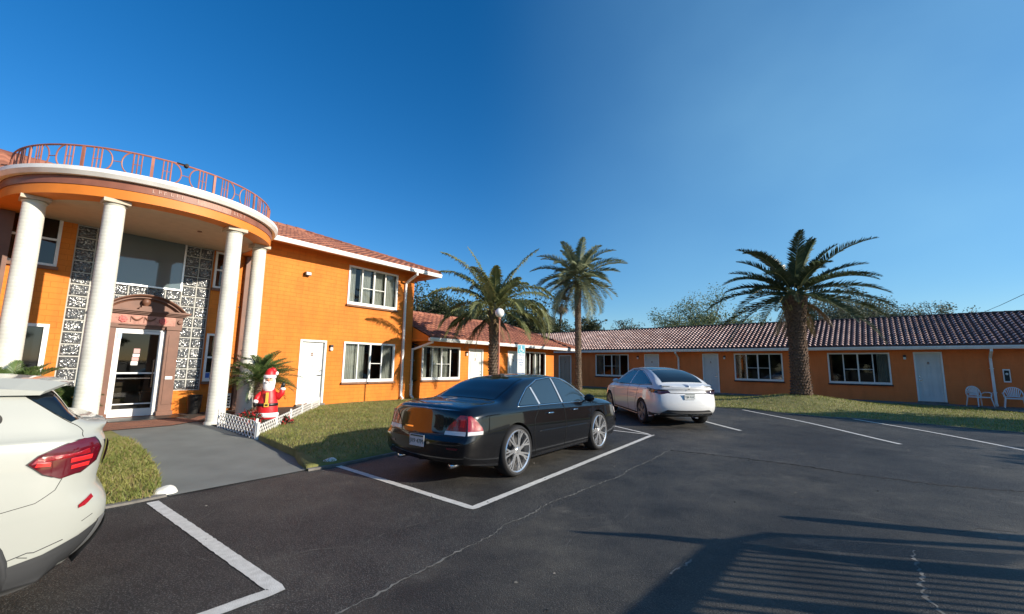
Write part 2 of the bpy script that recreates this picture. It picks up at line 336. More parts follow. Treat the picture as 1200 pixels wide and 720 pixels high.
def wp(*pts): return [tuple(W(s,n).xy) for s,n in pts]
struct(MB().add([(-600,-600,-.6),(600,-600,-.6),(600,600,-.6),(-600,600,-.6)],[(0,1,2,3)]).build('ground','ground_far'))
lot=[(-30,-25),(40,-25),(40,20),(22,30),(-4,30),(-30,18)]
struct(sheet('parking_lot', lot, zg, 'asphalt', .9))
walkR=[(-4.1,1.6),(-4.22,2.83),(-4.38,5.41),(-4.57,7.42),(-4.77,7.97),(-4.87,8.42)]
curbA=[(-4.4,8.46),(-3.3,8.4),(0,8.3),(2.5,8.15),(5,7.55),(7.2,7.2),(8.6,7.3),(9.5,8.2),(10.1,9.6),(10.39,11.05),(10.46,12.04),(10.0,13.05),(9.45,14.41),(9.70,15.45),(9.6,16.5),(9.26,17.23),(8.86,18.01),(8.75,18.75),(8.5,22),(8.3,28)]
lawnA = wp((-4.1,-.5))+wp(*walkR)+wp(*curbA)+[tuple(G(8,0).xy),tuple(G(-24,0).xy)]+wp((20,-1))
lawnB = wp((-6.14,2.6),(-6.14,4.15),(-6.26,5.79),(-6.43,7.25),(-6.58,8.1),(-6.75,8.35),(-8,8.33),(-16,8.3),(-16,-.5),(-8.3,-.5),(-8.3,2.6))
struct(sheet('lawn', lawnA, zlawn, 'lawn', .5, skirt=.3)); struct(sheet('lawn', lawnB, zlawn, 'lawn', .5, skirt=.3))
def zwalk(x,y):
    n=(x-A0.x)*AN.x+(y-A0.y)*AN.y
    return -.143+.133*sstep((8.2-n)/5.5)+.004
struct(sheet('entry_walkway', wp((-6.14,2.6),(-6.14,4.15),(-6.26,5.79),(-6.43,7.25),(-6.58,8.1),(-6.58,8.44),(-4.87,8.42),(-4.77,7.97),(-4.57,7.42),(-4.38,5.41),(-4.22,2.83),(-4.1,1.6),(-4.5,2.2),(-5.1,2.6)), zwalk, 'concrete', .5))
pv=MB(); pv.add([(s,-n,.006 if n<2.7 else .0) for s,n in ((-8.3,2.6),(-5.1,2.6),(-4.5,2.2),(-4.1,1.6),(-3.6,.6),(-3.6,-.1),(-8.3,-.1))],[tuple(range(7))])
struct(pv.build('brick_patio','paver',loc=A0,rz=ARZ))
def strip(name, pts, w, m, zf, dz, jag=0, seg=.12, kind='structure', thick=0):
    P=[Vector((p[0],p[1])) for p in pts]; out=[]
    for i in range(len(P)-1):
        d=P[i+1]-P[i]; k=max(1,int(d.length/seg))
        for j in range(k): out.append(P[i]+d*(j/k))
    out.append(P[-1]); vs=[]; fs=[]; N=len(out)
    for i,p in enumerate(out):
        d=(out[min(i+1,N-1)]-out[max(i-1,0)]).normalized(); nn=Vector((-d.y,d.x))
        w0 = w*(1+jag*random.uniform(-.8,.8)); off = nn*random.uniform(-1,1)*jag*w*.9
        for sgn in (1,-1):
            q=p+off+nn*sgn*w0/2; vs.append((q.x,q.y,zf(q.x,q.y)+dz))
    for i in range(N-1): fs.append((2*i+1,2*i+3,2*i+2,2*i))
    mb=MB().add(vs,fs)
    if thick:
        k=len(mb.v); low=[(x,y,z-thick) for x,y,z in vs]; mb.add(low,[])
        for i in range(N-1): mb.add([vs[2*i],vs[2*i+2],low[2*i+2],low[2*i]],[(0,1,2,3)]); mb.add([vs[2*i+1],vs[2*i+3],low[2*i+3],low[2*i+1]],[(3,2,1,0)])
    o=mb.build(name,m); return struct(o)
# kerbs: low concrete edge where asphalt meets lawn
def zk(x,y): return max(-.125, zg(x,y)+.012)
strip('kerb', wp((-4.87,8.42),*curbA), .13, 'curbmat', zk, .008, .12, .3, thick=.16)
strip('kerb', wp((-6.6,8.38),(-8,8.38),(-16,8.36)), .12, 'curbmat', zk, .0, .12, .3, thick=.14)
# painted bay lines (worn)
def pl(pts,w=.1): strip('painted_bay_line', pts, w, 'paint_line', zg, .006, .035, .05)
pl([(-2.78,7.16),(-.42,5.21),(3.53,10.84)]); pl([(3.52,10.80),(2.85,11.35),(2.2,11.9)],.08); pl([(3.45,10.95),(2.9,12.4),(2.75,12.9)],.08)
pl([(2.9,12.4),(2.2,11.9)],.08)
pl([(-4.18,5.26),(-1.68,3.36),(-2.2,2.78),(-4.6,-.4)],.115); 
pl([(8.86,16.6),(8.80,9.9)],.1); pl([(11.05,14.05),(10.78,9.2)],.1); pl([(5.93,13.4),(6.17,11.73)],.1)
# cracks and the seam between two asphalt layers
def ck(pts,w,m='crack',jag=.9,dz=.004): strip('asphalt_crack',pts,w,m,zg,dz,jag,.035)
def wander(pts, amp=.05, seg=.25):
    P=[Vector((p[0],p[1])) for p in pts]; out=[]
    for i in range(len(P)-1):
        d=P[i+1]-P[i]; k=max(1,int(d.length/seg)); nn=Vector((-d.y,d.x)).normalized()
        for j in range(k): out.append(P[i]+d*(j/k)+nn*random.uniform(-amp,amp))
    out.append(P[-1]); return [tuple(p) for p in out]
ck(wander([(-1.6,2.4),(-1.11,3.09),(-.33,4.23),(.44,5.37),(1.58,6.69),(2.74,8.21),(3.23,8.89)],.03),.016)
ck(wander([(3.23,8.89),(4.09,8.38),(4.97,7.74),(5.52,7.12),(6.30,6.53),(7.2,6.23),(9,5.3)],.02),.055,'crackd',.8,.006)
ck(wander([(3.20,8.85),(4.09,8.35),(4.6,8.0)],.02),.012,'crack2')
ck(wander([(-2.07,3.75),(-1.76,3.99),(-1.37,4.14),(-1.02,4.63),(-.55,5.09)],.05),.010,'crack2')
ck(wander([(.51,4.21),(.82,4.64),(1.26,4.97),(1.40,5.32),(1.95,6.25)],.1),.007,'crack2')
ck(wander([(3.77,4.23),(3.44,3.80),(3.12,3.40),(2.8,3.0)],.03),.022)
ck(wander([(.55,5.6),(1.0,5.5),(1.15,5.05),(.8,4.95),(.5,5.25),(.55,5.6)],.03,.12),.007,'crack2')
ck(wander([(2.4,5.0),(2.6,5.6),(2.9,6.1),(2.7,6.6),(3.1,7.0)],.12),.006,'crack2')
ck(wander([(3.4,5.6),(4.1,5.3),(4.4,4.8),(5.3,4.7)],.12),.006,'crackd')
ck(wander([(-3.4,5.0),(-3.1,4.3),(-2.5,3.8)],.12),.007,'crack2')
ck(wander([(-2.9,5.7),(-2.4,5.4),(-2.1,4.5)],.12),.007,'crack2')
ck(wander([(1.7,7.6),(2.2,7.9),(2.9,7.7)],.08),.012,'crack2')
ck(wander([(1.3,3.7),(1.6,3.95)],.02),.02)
# smoother, browner asphalt overlay beyond the seam
struct(sheet('asphalt_patch', wp((.62,12.27),(-8.5,12.3),(-14,12.4),(-14,24),(.8,24),(.9,17.0),(.6,15.1),(.75,13.2)), lambda x,y: zg(x,y)+.0025, 'asphalt2', .9))
# dead leaves and pebbles on the asphalt
random.seed(3); mb=MB()
for i in range(150):
    x,y=random.uniform(-3.5,9),random.uniform(2.8,14); r=random.uniform(.006,.02); a=random.uniform(0,6.28)
    z=zg(x,y)+.006; mb.add([(x+r*cos(a),y+r*sin(a),z),(x-r*.4*sin(a),y+r*.4*cos(a),z+r*.5),(x-r*cos(a),y-r*sin(a),z),(x+r*.4*sin(a),y-r*.4*cos(a),z)],[(0,1,2,3)],i%2)
tag(mb.build('leaf_litter',['crack','curbmat']),'small pale leaves and grit scattered over the dark asphalt','litter',kind='stuff')

# ---------------------------------------------------------------- grass
def grass(name, cand, poly, count, h, wd, mats, label, dens=None, zf=None):
    mb=MB(); k=0; zf=zf or zlawn
    while k<count:
        x,y=cand()
        if not pip(x,y,poly): continue
        if dens and random.random()>dens(x,y): continue
        k+=1; a=random.uniform(0,2*pi); hh=h*random.uniform(.4,1.3); lx,ly=random.gauss(0,.5)*hh,random.gauss(0,.5)*hh; z=zf(x,y)-.005; w=wd*random.uniform(.6,1.3)
        dx,dy=cos(a)*w,sin(a)*w
        mi = 0 if random.random()<.75 else 1
        mb.add([(x-dx,y-dy,z),(x+dx,y+dy,z),(x+lx*.4+dx*.7,y+ly*.4+dy*.7,z+hh*.6),(x+lx,y+ly,z+hh),(x+lx*.4-dx*.7,y+ly*.4-dy*.7,z+hh*.6)],[(0,1,2,3,4)],mi)
    return tag(mb.build(name,mats),label,'grass',kind='stuff')
def cW(s0,s1,n0,n1): return lambda: tuple(W(random.uniform(s0,s1),random.uniform(n0,n1)).xy)
def cG(s0,s1,n0,n1): return lambda: tuple(G(random.uniform(s0,s1),random.uniform(n0,n1)).xy)
bed=wp((-4.5,.2),(-4.45,3.5),(-4.42,5.4),(-2.4,2.95),(-.5,.5),(-.5,.2))
grass('grass', cW(-4.6,5,.4,8.6), lawnA, 46000, .055,.005,['grass','grass_dry'],'short sunlit lawn between the two-storey orange wall and the black sedan', lambda x,y: 0 if pip(x,y,bed) else 1)
grass('grass', cW(5,20,.6,8), lawnA, 16000, .06,.008,['grass','grass_dry'],'lawn around the palms in front of the low orange wing')
grass('grass', cG(-19,8,1.3,12.5), lawnA, 48000, .06,.010,['grass','grass_dry'],'lawn strip with a mound under the thick palm by the shaded long wing')
grass('grass', cW(-9.2,-6.1,4,8.45), wp((-6.14,2.6),(-6.14,4.15),(-6.26,5.79),(-6.43,7.25),(-6.58,8.1),(-6.75,8.42),(-8,8.42),(-16,8.4),(-16,2.6)), 30000, .075,.0045,['grass','grass_dry'],'tufty green and brown grass patch behind the white car')

# ---------------------------------------------------------------- buildings
def wall_panel(mb, x0,x1,z0,z1,holes,y=0,th=.16,mi=0,back=True):
    xs=sorted({x0,x1}|{h[0] for h in holes}|{h[1] for h in holes}); zs=sorted({z0,z1}|{h[2] for h in holes}|{h[3] for h in holes})
    for i in range(len(xs)-1):
        for j in range(len(zs)-1):
            a,b,c,d=xs[i],xs[i+1],zs[j],zs[j+1]; mx,mz=(a+b)/2,(c+d)/2
            if any(h[0]<mx<h[1] and h[2]<mz<h[3] for h in holes): continue
            mb.quad((a,y,c),(b,y,c),(b,y,d),(a,y,d),mi)
            if back: mb.quad((b,y+th,c),(a,y+th,c),(a,y+th,d),(b,y+th,d),mi)
    for a,b,c,d in holes:
        mb.quad((a,y,c),(a,y,d),(a,y+th,d),(a,y+th,c),mi); mb.quad((b,y,d),(b,y,c),(b,y+th,c),(b,y+th,d),mi)
        mb.quad((a,y,d),(b,y,d),(b,y+th,d),(a,y+th,d),mi); mb.quad((b,y,c),(a,y,c),(a,y+th,c),(b,y+th,c),mi)
    return mb
def window(root,x0,x1,z0,z1,y=0,sill='sill_brown',cur=(0,3),glass='glass',hbar=(1,2),seed=0,fm='white'):
    """sliding four-light window; x0..z1 is the outer frame"""
    rnd=random.Random(seed); f=MB(); fw=.07; yo=y-.035; yi=y+.05
    f.box(x0,x0+fw,yo,yi,z0,z1); f.box(x1-fw,x1,yo,yi,z0,z1); f.box(x0+fw,x1-fw,yo,yi,z1-fw,z1); f.box(x0+fw,x1-fw,yo,yi,z0,z0+fw*1.6)
    n=4; gx0,gx1=x0+fw,x1-fw; wdt=(gx1-gx0)/n; gz0,gz1=z0+fw*1.6,z1-fw
    for k in range(1,n):
        t=.045 if k!=2 else .065; yy=-.012 if k==2 else .0
        f.box(gx0+wdt*k-t/2,gx0+wdt*k+t/2,y-.01+yy,yi-.003,gz0,gz1)
    for k in hbar:
        zc=gz0+(gz1-gz0)*.45; f.box(gx0+wdt*k+.025,gx0+wdt*(k+1)-.025,y+.012,y+.03,zc-.012,zc+.012)
    wo=f.build('window',fm,root)
    g=MB()
    for k in range(n): g.quad((gx0+wdt*k+.02,y+.025,gz0),(gx0+wdt*(k+1)-.02,y+.025,gz0),(gx0+wdt*(k+1)-.02,y+.025,gz1),(gx0+wdt*k+.02,y+.025,gz1))
    g.build('pane',glass,wo)
    s=MB().box(x0-.04,x1+.04,y-.09,y+.02,z0-.075,z0-.004); s.build('sill',sill,wo,bevel=.008)
    for k in range(n):
        c=MB(); any_c=False
        if k in cur or True:
            a=gx0+wdt*k; b=a+wdt*(rnd.uniform(.55,.98) if k in cur else 0)
            if k in cur and k>=2: a=gx0+wdt*(k+1)-(b-a); b=gx0+wdt*(k+1)
            if b-a<.05: continue
            any_c=True; ns=max(6,int((b-a)/.025)); prev=None
            for i in range(ns+1):
                xx=a+(b-a)*i/ns; yy=y+.16+.022*sin(i*1.9+rnd.random()*.5)
                if prev: c.quad((prev[0],prev[1],gz0-.03),(xx,yy,gz0-.03),(xx,yy,gz1+.03),(prev[0],prev[1],gz1+.03))
                prev=(xx,yy)
        if any_c: c.build('curtain','curtain',wo,smooth=True)
    b=MB(); b.quad((x0,y+.9,z0-.2),(x1,y+.9,z0-.2),(x1,y+.9,z1+.2),(x0,y+.9,z1+.2)); b.quad((x0-.3,y+.17,z0-.02),(x1+.3,y+.17,z0-.02),(x1+.3,y+.9,z0-.2),(x0-.3,y+.9,z0-.2))
    b.quad((x0-.3,y+.17,z0),(x0,y+.9,z0),(x0,y+.9,z1),(x0-.3,y+.17,z1)); b.quad((x1+.3,y+.17,z0),(x1,y+.9,z0),(x1,y+.9,z1),(x1+.3,y+.17,z1)); b.quad((x0-.3,y+.17,z1),(x1+.3,y+.17,z1),(x1,y+.9,z1+.2),(x0,y+.9,z1+.2))
    b.build('room_interior','dark',wo)
    return wo
def door(root,x0,x1,z0,z1,y=0,handle='r',m='door_white',inset=.05,label=None):
    """panelled door; x0..z1 is the outer frame"""
    fw=.07; lf=MB(); a,b=x0+fw,x1-fw; yy=y+inset; zt=z1-fw
    lf.box(a,b,yy,yy+.045,z0,zt)
    w=b-a; cols=[(a+w*.14,a+w*.44),(a+w*.56,a+w*.86)]; H=zt-z0
    for c0,c1 in cols:
        for r0,r1 in ((.10,.40),(.46,.78),(.84,.94)):
            za,zb=z0+H*r0,z0+H*r1; t=.012
            lf.box(c0,c1,yy-.014,yy-.0005,za,za+t); lf.box(c0,c1,yy-.014,yy-.0005,zb-t,zb); lf.box(c0,c0+t,yy-.014,yy-.0005,za+t,zb-t); lf.box(c1-t,c1,yy-.014,yy-.0005,za+t,zb-t)
            lf.box(c0+.045,c1-.045,yy-.010,yy-.0005,za+.04,zb-.04)
    d=lf.build('door',m,root)
    if label: d['label']=label
    f=MB(); f.box(x0,a-.003,y-.02,y+.1,z0,z1); f.box(b+.003,x1,y-.02,y+.1,z0,z1); f.box(a-.003,b+.003,y-.02,y+.1,zt+.003,z1); f.build('door_frame','white',d)
    h=MB(); hx = b-.07 if handle=='r' else a+.07; hz=z0+1.0
    h.lathe([(.0,-.035),(.028,-.03),(.03,-.0)],14,(hx,yy-.008,hz),'y'); MB().lathe([(.0,-.03),(.024,-.028),(.026,.0)],14,(hx,yy-.008,hz+.16),'y').build('deadbolt','chrome',d)
    s=-1 if handle=='r' else 1; h.box(min(hx,hx+s*.11),max(hx,hx+s*.11),yy-.05,yy-.035,hz-.012,hz+.012); h.build('handle','chrome',d)
    p=MB(); cx=(a+b)/2; pz=z0+H*.80
    p.add([(cx-.05,yy-.008,pz),(cx+.05,yy-.008,pz),(cx,yy-.008,pz+.07)],[(0,1,2)]); p.box(cx-.04,cx+.04,yy-.010,yy-.007,pz-.06,pz-.02); p.build('number_plaque','sill_brown',d)
    st=MB().box(x0-.03,x1+.03,y-.12,y+.1,z0-.06,z0-.004); st.build('threshold','curbmat',d)
    return d
def wall_lamp(root,x,z,y=0,sz=1):
    l=MB().box(x-.055*sz,x+.055*sz,y-.10*sz,y,z+.02,z+.11*sz); l.build('wall_lamp','black',root)
    o=root.children[-1]; MB().box(x-.05*sz,x+.05*sz,y-.095*sz,y-.01,z-.10*sz,z+.018).build('lamp_shade','lampglass',o,bevel=.01)
    return o
M['lampglass']=mat('frosted_lamp_glass',(.75,.74,.68),.3)
def gutter(root,x0,x1,y,z0,z1,name='gutter'):
    """K-profile gutter hanging at the eave; outer face at y (towards -y)"""
    h=z1-z0; d=.12; pr=[(y+d,z0),(y+.03,z0),(y+.012,z0+h*.35),(y,z0+h*.6),(y,z1),(y+.015,z1),(y+.015,z1-.02),(y+d,z1-.02)]
    m=MB(); n=len(pr); m.add([(x0,a,b) for a,b in pr]+[(x1,a,b) for a,b in pr],[(i,i+n,(i+1)%n+n,(i+1)%n) for i in range(n)]+[tuple(range(n)),tuple(range(n,2*n))[::-1]])
    return m.build(name,'gutter',root)
def downpipe(root,x,ztop,zbot,yg,y=0,m='gutter',xo=0):
    """from the gutter (at yg) back to the wall, then down"""
    mb=MB(); w=.05
    def seg(p,q):
        p,q=Vector(p),Vector(q); d=(q-p).normalized(); a=Vector((1,0,0)) if abs(d.x)<.9 else Vector((0,1,0)); a=(a-d*a.dot(d)).normalized(); b=d.cross(a); vs=[]
        for c in (p,q):
            for i,j in ((-1,-1),(1,-1),(1,1),(-1,1)): vs.append(c+a*w*i*.9+b*w*j*.75)
        mb.add(vs,[(0,1,5,4),(1,2,6,5),(2,3,7,6),(3,0,4,7),(3,2,1,0),(4,5,6,7)])
    seg((x+xo,yg+.06,ztop+.02),(x+xo,yg+.06,ztop-.14)); seg((x+xo,yg+.06,ztop-.10),(x,y-.06,ztop-.42)); seg((x,y-.06,ztop-.36),(x,y-.06,zbot+.12)); seg((x,y-.06,zbot+.14),(x,y-.2,zbot+.03))
    for z in (ztop-.9,zbot+.6): mb.box(x-.07,x+.07,y-.11,y-.0,z,z+.025)
    return mb.build('downpipe',m,root)
def tile_slope(root, name, m, x0,x1,run,slope, base, rot=0, clips=(), tw=.29, row=.36, amp=.05, drop=.04, nseg=6, pan=None):
    """S-tile roof slope: a along the eave, r up the slope; base=(x,y,z) of the eave origin, rot about z"""
    na=int(round((x1-x0)/tw))*nseg; rows=int(math.ceil(run*sqrt(1+slope*slope)/row)); dr=run/rows; vs=[]; fs=[]
    prof=[]
    for i in range(na+1):
        ph=(i%nseg)/nseg; prof.append(amp*max(0,sin(pi*ph/.62)) if ph<.62 else -.012*sin(pi*(ph-.62)/.38))
    lev=[]
    for j in range(rows): lev += [(j*dr,drop),((j+1)*dr-.001,0)]
    for r,dz in lev:
        for i in range(na+1): vs.append((x0+(x1-x0)*i/na,r,r*slope+prof[i]*(1.0 if dz else .9)+dz))
    for j in range(len(lev)-1):
        for i in range(na): fs.append((j*(na+1)+i,j*(na+1)+i+1,(j+1)*(na+1)+i+1,(j+1)*(na+1)+i))
    # front edge (open tile ends)
    k=len(vs)
    for i in range(na+1): vs.append((x0+(x1-x0)*i/na,0,-.03))
    for i in range(na): fs.append((k+i,k+i+1,i+1,i))
    me=bpy.data.meshes.new(name); me.from_pydata(vs,[],fs); me.update()
    if clips:
        bm=bmesh.new(); bm.from_mesh(me)
        for co,no in clips: bmesh.ops.bisect_plane(bm,geom=bm.verts[:]+bm.edges[:]+bm.faces[:],plane_co=co,plane_no=no,clear_outer=True)
        bm.to_mesh(me); bm.free()
    for p in me.polygons: p.use_smooth=True
    me.set_sharp_from_angle(angle=radians(50)); me.materials.append(M[m])
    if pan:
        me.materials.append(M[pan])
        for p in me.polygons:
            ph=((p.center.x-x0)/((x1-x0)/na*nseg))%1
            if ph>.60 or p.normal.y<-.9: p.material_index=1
    o=bpy.data.objects.new(name,me); COL.objects.link(o); o.parent=root; o.location=base; o.rotation_euler=(0,0,rot); return o
def ridge_cap(root,m,p,q,r=.11,parentname='ridge_tiles'):
    p,q=Vector(p),Vector(q); L=(q-p).length; n=int(L/.4); mb=MB(); d=(q-p)/n
    for i in range(n):
        a=p+d*i; b=p+d*(i+1.08); mb.tube([a,b],[r*1.12,r*.92],10)
    return mb.build(parentname,m,root,smooth=True,sharp=40)

# ---- the two-storey building with its round portico
T = empty('motel_building',A0,ARZ,'two-storey orange painted building with terracotta tiled roof and a round white-columned portico','building')
holes=[(.70,3.05,3.78,5.33),(.69,3.06,.77,2.32),(-.98,0,.05,2.31),(-7.95,-7.09,3.72,5.05),(-3.8,-3.13,3.72,4.86),(-3.8,-3.13,.9,2.32),(-8.0,-7.06,.05,2.32),(-6.83,-3.83,.65,5.1),(-6.15,-4.52,.02,.65),(-11.5,-10.6,3.72,5.05),(-3.5,-2.98,.08,.53)]
w=wall_panel(MB(),-16,3.97,-.15,5.62,holes)
w.quad((3.97,0,-.15),(3.97,6.9,-.15),(3.97,6.9,5.62),(3.97,0,5.62)); w.quad((3.97,6.9,-.15),(-16,6.9,-.15),(-16,6.9,5.62),(3.97,6.9,5.62)); w.quad((-16,6.9,-.15),(-16,0,-.15),(-16,0,5.62),(-16,6.9,5.62))
w.build('wall','orange',T)
PIT=.385; RD=3.5; E=.8; ez=5.58
c45=1/sqrt(2)
L0=24.0
rf=tile_slope(T,'roof','tile',-L0,4.8+.04,RD+E,PIT,(0,-E-.04,ez),clips=[((4.84,0,0),(1,1,0))])
tile_slope(T,'roof','tile',0,2*(RD+E),RD+E,PIT,(4.84,-E-.04,ez),rot=pi/2,clips=[((0,0,0),(-1,1,0)),((2*(RD+E),0,0),(1,1,0))])
tile_slope(T,'roof','tile',0,L0+5,RD+E,PIT,(4.84,2*RD+E,ez),rot=pi,clips=[((0,0,0),(-1,1,0))])
zr=ez+(RD+E)*PIT+.03
ridge_cap(rf,'tile',(-L0,RD+E,zr-ez),(.5,RD+E,zr-ez)); ridge_cap(rf,'tile',(4.8,.03,.05),(.5,RD+E,zr-ez),.09)
MB().box(-16,4.82,-E+.11,2*RD+E-.1,5.56,5.578).build('soffit','soffit_o',T)
gutter(T,-2.74,4.86,-E-.05,5.43,5.58); gutter(T,-16,-8.25,-E-.05,5.43,5.58)
MB().box(4.8,4.84,-E,2*RD+E,5.43,5.575).build('fascia','gutter',T)
MB().box(-16,4.8,-E+.072,-E+.1,5.44,5.56).build('fascia','white',T)
window(T,.70,3.05,3.78,5.33,cur=(0,1,2,3),hbar=(1,2),seed=1); window(T,.69,3.06,.77,2.32,cur=(0,1,3),hbar=(2,),seed=2)
door(T,-.98,0,.05,2.31,inset=.07)
wall_lamp(T,.17,2.05); 
fl=MB().box(-1.05,-.85,-.16,-.03,4.6,4.72); fl.build('floodlight','black',T); MB().box(-1.03,-.87,-.175,-.162,4.615,4.705).build('lamp_shade','lampglass',T.children[-1])
downpipe(T,3.46,5.45,.0,-E-.03)
downpipe(T,4.0,2.55,.0,-1.15,xo=.2)
MB().box(-3.05,-2.8,-.03,-.001,3.2,3.22).build('wall_bracket','black',T)
# hung windows under the portico
def hung(x0,x1,z0,z1):
    f=MB(); t=.06; f.box(x0,x0+t,-.03,.05,z0,z1); f.box(x1-t,x1,-.03,.05,z0,z1); f.box(x0+t,x1-t,-.03,.05,z1-t,z1); f.box(x0+t,x1-t,-.03,.05,z0,z0+t); zm=(z0+z1)/2; f.box(x0+t,x1-t,-.02,.04,zm-.025,zm+.025)
    o=f.build('window','white',T); MB().quad((x0,.02,z0),(x1,.02,z0),(x1,.02,z1),(x0,.02,z1)).build('pane','glass_dark',o); MB().box(x0-.03,x1+.03,-.08,.01,z0-.08,z0-.003).build('sill','sill_brown',o)
    MB().quad((x0,.5,z0),(x1,.5,z0),(x1,.5,z1),(x0,.5,z1)).build('room_interior','dark',o)
hung(-7.95,-7.09,3.72,5.05); hung(-11.5,-10.6,3.72,5.05); hung(-3.8,-3.13,3.72,4.86); hung(-3.8,-3.13,.9,2.32)
# glazed side door (dark) with white frame
d=MB(); d.box(-7.93,-7.13,.05,.09,.05,2.25); do=d.build('door','carglass',T); do['label']='dark glazed side door'
f=MB(); f.box(-8.0,-7.93,-.03,.1,.05,2.32); f.box(-7.13,-7.04,-.03,.1,.05,2.32); f.box(-7.93,-7.13,-.03,.1,2.25,2.32); f.build('door_frame','white',do)
MB().box(-7.72,-7.42,.045,.049,1.45,1.62).build('paper_notice','white',do)
# carriage lantern
l=MB(); l.box(-7.72,-7.62,-.06,-.0,2.5,2.62); l.lathe([(0,.16),(.02,.15),(.09,.04),(.095,.0),(.0,.0)],8,(-7.67,-.16,2.62)); l.tube([(-7.67,0,2.6),(-7.67,-.1,2.66),(-7.67,-.16,2.7)],.012,6)
lo=l.build('wall_lantern','black',T); MB().lathe([(.05,-.14),(.075,.0),(0,.0)],8,(-7.67,-.16,2.62)).build('lamp_shade','lampglass',lo)
# air conditioner in the wall
a=MB(); a.box(-3.48,-3.0,-.05,.1,.09,.52); ao=a.build('air_conditioner','white',T)
g=MB()
for i in range(4):
    for j in range(2): g.box(-3.45+j*.23,-3.26+j*.23,-.056,-.0505,.13+i*.09,.18+i*.09)
g.build('grille','black',ao)
# brown pilasters at both ends of the portico
for s0 in (-2.98,-8.12): MB().box(s0,s0+.24,-.16,-.001,-.05,4.86).build('pilaster','brown',T)
# glass block field
gb=wall_panel(MB(),-6.83,-3.83,.65,5.1,[(-6.04,-4.56,3.52,5.09),(-6.2,-4.5,.65,2.84)],y=.06,th=.06); gbo=gb.build('glass_block_panel','glassblock',T)
bl=MB()
def gblock(a,b,c,d,y=.058):
    g=.014; i=.045; o=.022
    bl.add([(a+g,y,c+g),(b-g,y,c+g),(b-g,y,d-g),(a+g,y,d-g),(a+i,y-o,c+i),(b-i,y-o,c+i),(b-i,y-o,d-i),(a+i,y-o,d-i)],[(4,5,6,7),(0,1,5,4),(1,2,6,5),(2,3,7,6),(3,0,4,7)])
for a,b in ((-6.816,-6.45),(-6.45,-6.07),(-4.53,-4.18),(-4.18,-3.845)):
    z=.66
    while z<5.0: gblock(a,b,z,min(z+.301,5.1)); z+=.301
for a,b in ((-6.04,-5.7),(-5.7,-5.3),(-5.3,-4.9),(-4.9,-4.56)): gblock(a,b,3.2,3.5)
bl.build('glass_blocks','glassblock',gbo)
gr=MB(); x=-6.83; t=.014
def gvert(x,z0,z1): gr.box(x-t,x+t,.045,.062,z0,z1)
def ghor(z,x0,x1): gr.box(x0,x1,.047,.0615,z-t,z+t)
for x,z0,z1 in [(-6.83+.014,.65,5.1),(-6.45,.65,5.1),(-6.07,.65,5.1),(-4.53,.65,5.1),(-4.18,.65,5.1),(-3.845,.65,5.1)]: gvert(x,z0,z1)
for x in (-5.7,-5.3,-4.9): gvert(x,2.84,3.5)
for x in (): pass
z=.66
while z<5.1: ghor(z,-6.83,-6.07); ghor(z,-4.53,-3.83); z+=.301
ghor(3.5,-6.07,-4.53); ghor(3.2,-6.07,-4.53)
gr.build('grout_grid',mat('grout',(.46,.46,.42),.8),gbo)
tr=MB().box(-6.06,-4.54,.02,.035,3.52,5.09); to=tr.build('transom_glass',mat('reflective_glass',(.12,.16,.17),.04,spec=1),T)
fr=MB(); fr.box(-6.06,-6.02,.0,.04,3.50,5.1); fr.box(-4.58,-4.54,.0,.04,3.50,5.1); fr.box(-6.02,-4.58,.0,.04,3.50,3.54); fr.box(-6.02,-4.58,.0,.04,5.06,5.1); fr.build('frame','alu',to)
# entrance surround: brown pilasters, entablature and round pediment
su=MB(); cx=-5.345
for s0,s1 in ((cx-.83,cx-.53),(cx+.53,cx+.83)):
    su.box(s0,s1,-.20,-.02,.12,2.34); su.box(s0-.03,s1+.03,-.24,-.02,-.01,.12); su.box(s0+.06,s1-.06,-.215,-.2,.3,2.2); su.box(s0-.02,s1+.02,-.235,-.02,2.34,2.42)
su.box(cx-.87,cx+.87,-.18,-.02,2.42,2.72); su.box(cx-.93,cx+.93,-.24,-.02,2.72,2.755); su.box(cx-.97,cx+.97,-.29,-.02,2.755,2.79); su.box(cx-1.01,cx+1.01,-.34,-.02,2.79,2.84)
su.box(cx-.53,cx+.53,-.14,-.02,2.34,2.42)
ns=28; Rr=(.90**2+.42**2)/(2*.42); a0=math.asin((Rr-.42)/Rr); zc=2.84-(Rr-.42); vs=[]; fs=[]
ac=[a0+(pi-2*a0)*i/ns for i in range(ns+1)]
for a in ac:
    for rr,yy in ((Rr-.15,-.15),(Rr-.10,-.18),(Rr-.10,-.25),(Rr-.05,-.25),(Rr-.05,-.31),(Rr-.02,-.34),(Rr,-.34),(Rr,-.02)): vs.append((cx+rr*cos(a),yy,max(2.838,zc+rr*sin(a))))
for i in range(ns):
    for j in range(7): fs.append((i*8+j,i*8+j+1,(i+1)*8+j+1,(i+1)*8+j))
su.add(vs,fs)
vs=[(cx+(Rr-.12)*cos(a),-.14,max(2.839,zc+(Rr-.12)*sin(a))) for a in ac]; su.add(vs,[tuple(range(ns+1))])
su.box(cx-.15,cx+.15,-.33,-.14,2.841,2.89); su.box(cx-.10,cx+.10,-.31,-.14,2.89,2.94); su.lathe([(0,0),(.05,.01),(.055,.03),(.09,.07),(.10,.12),(.085,.17),(.04,.20),(0,.21)],14,(cx,-.22,2.94))
suo=su.build('door_surround','brown',T,smooth=True,sharp=30)
for xx in (cx-.80,cx+.80):
    q=MB(); q.lathe([(0,-.06),(.05,-.055),(.065,0)],14,(xx,-.181,2.57),'y'); q.build('boss','brown',suo,smooth=True,sharp=40)
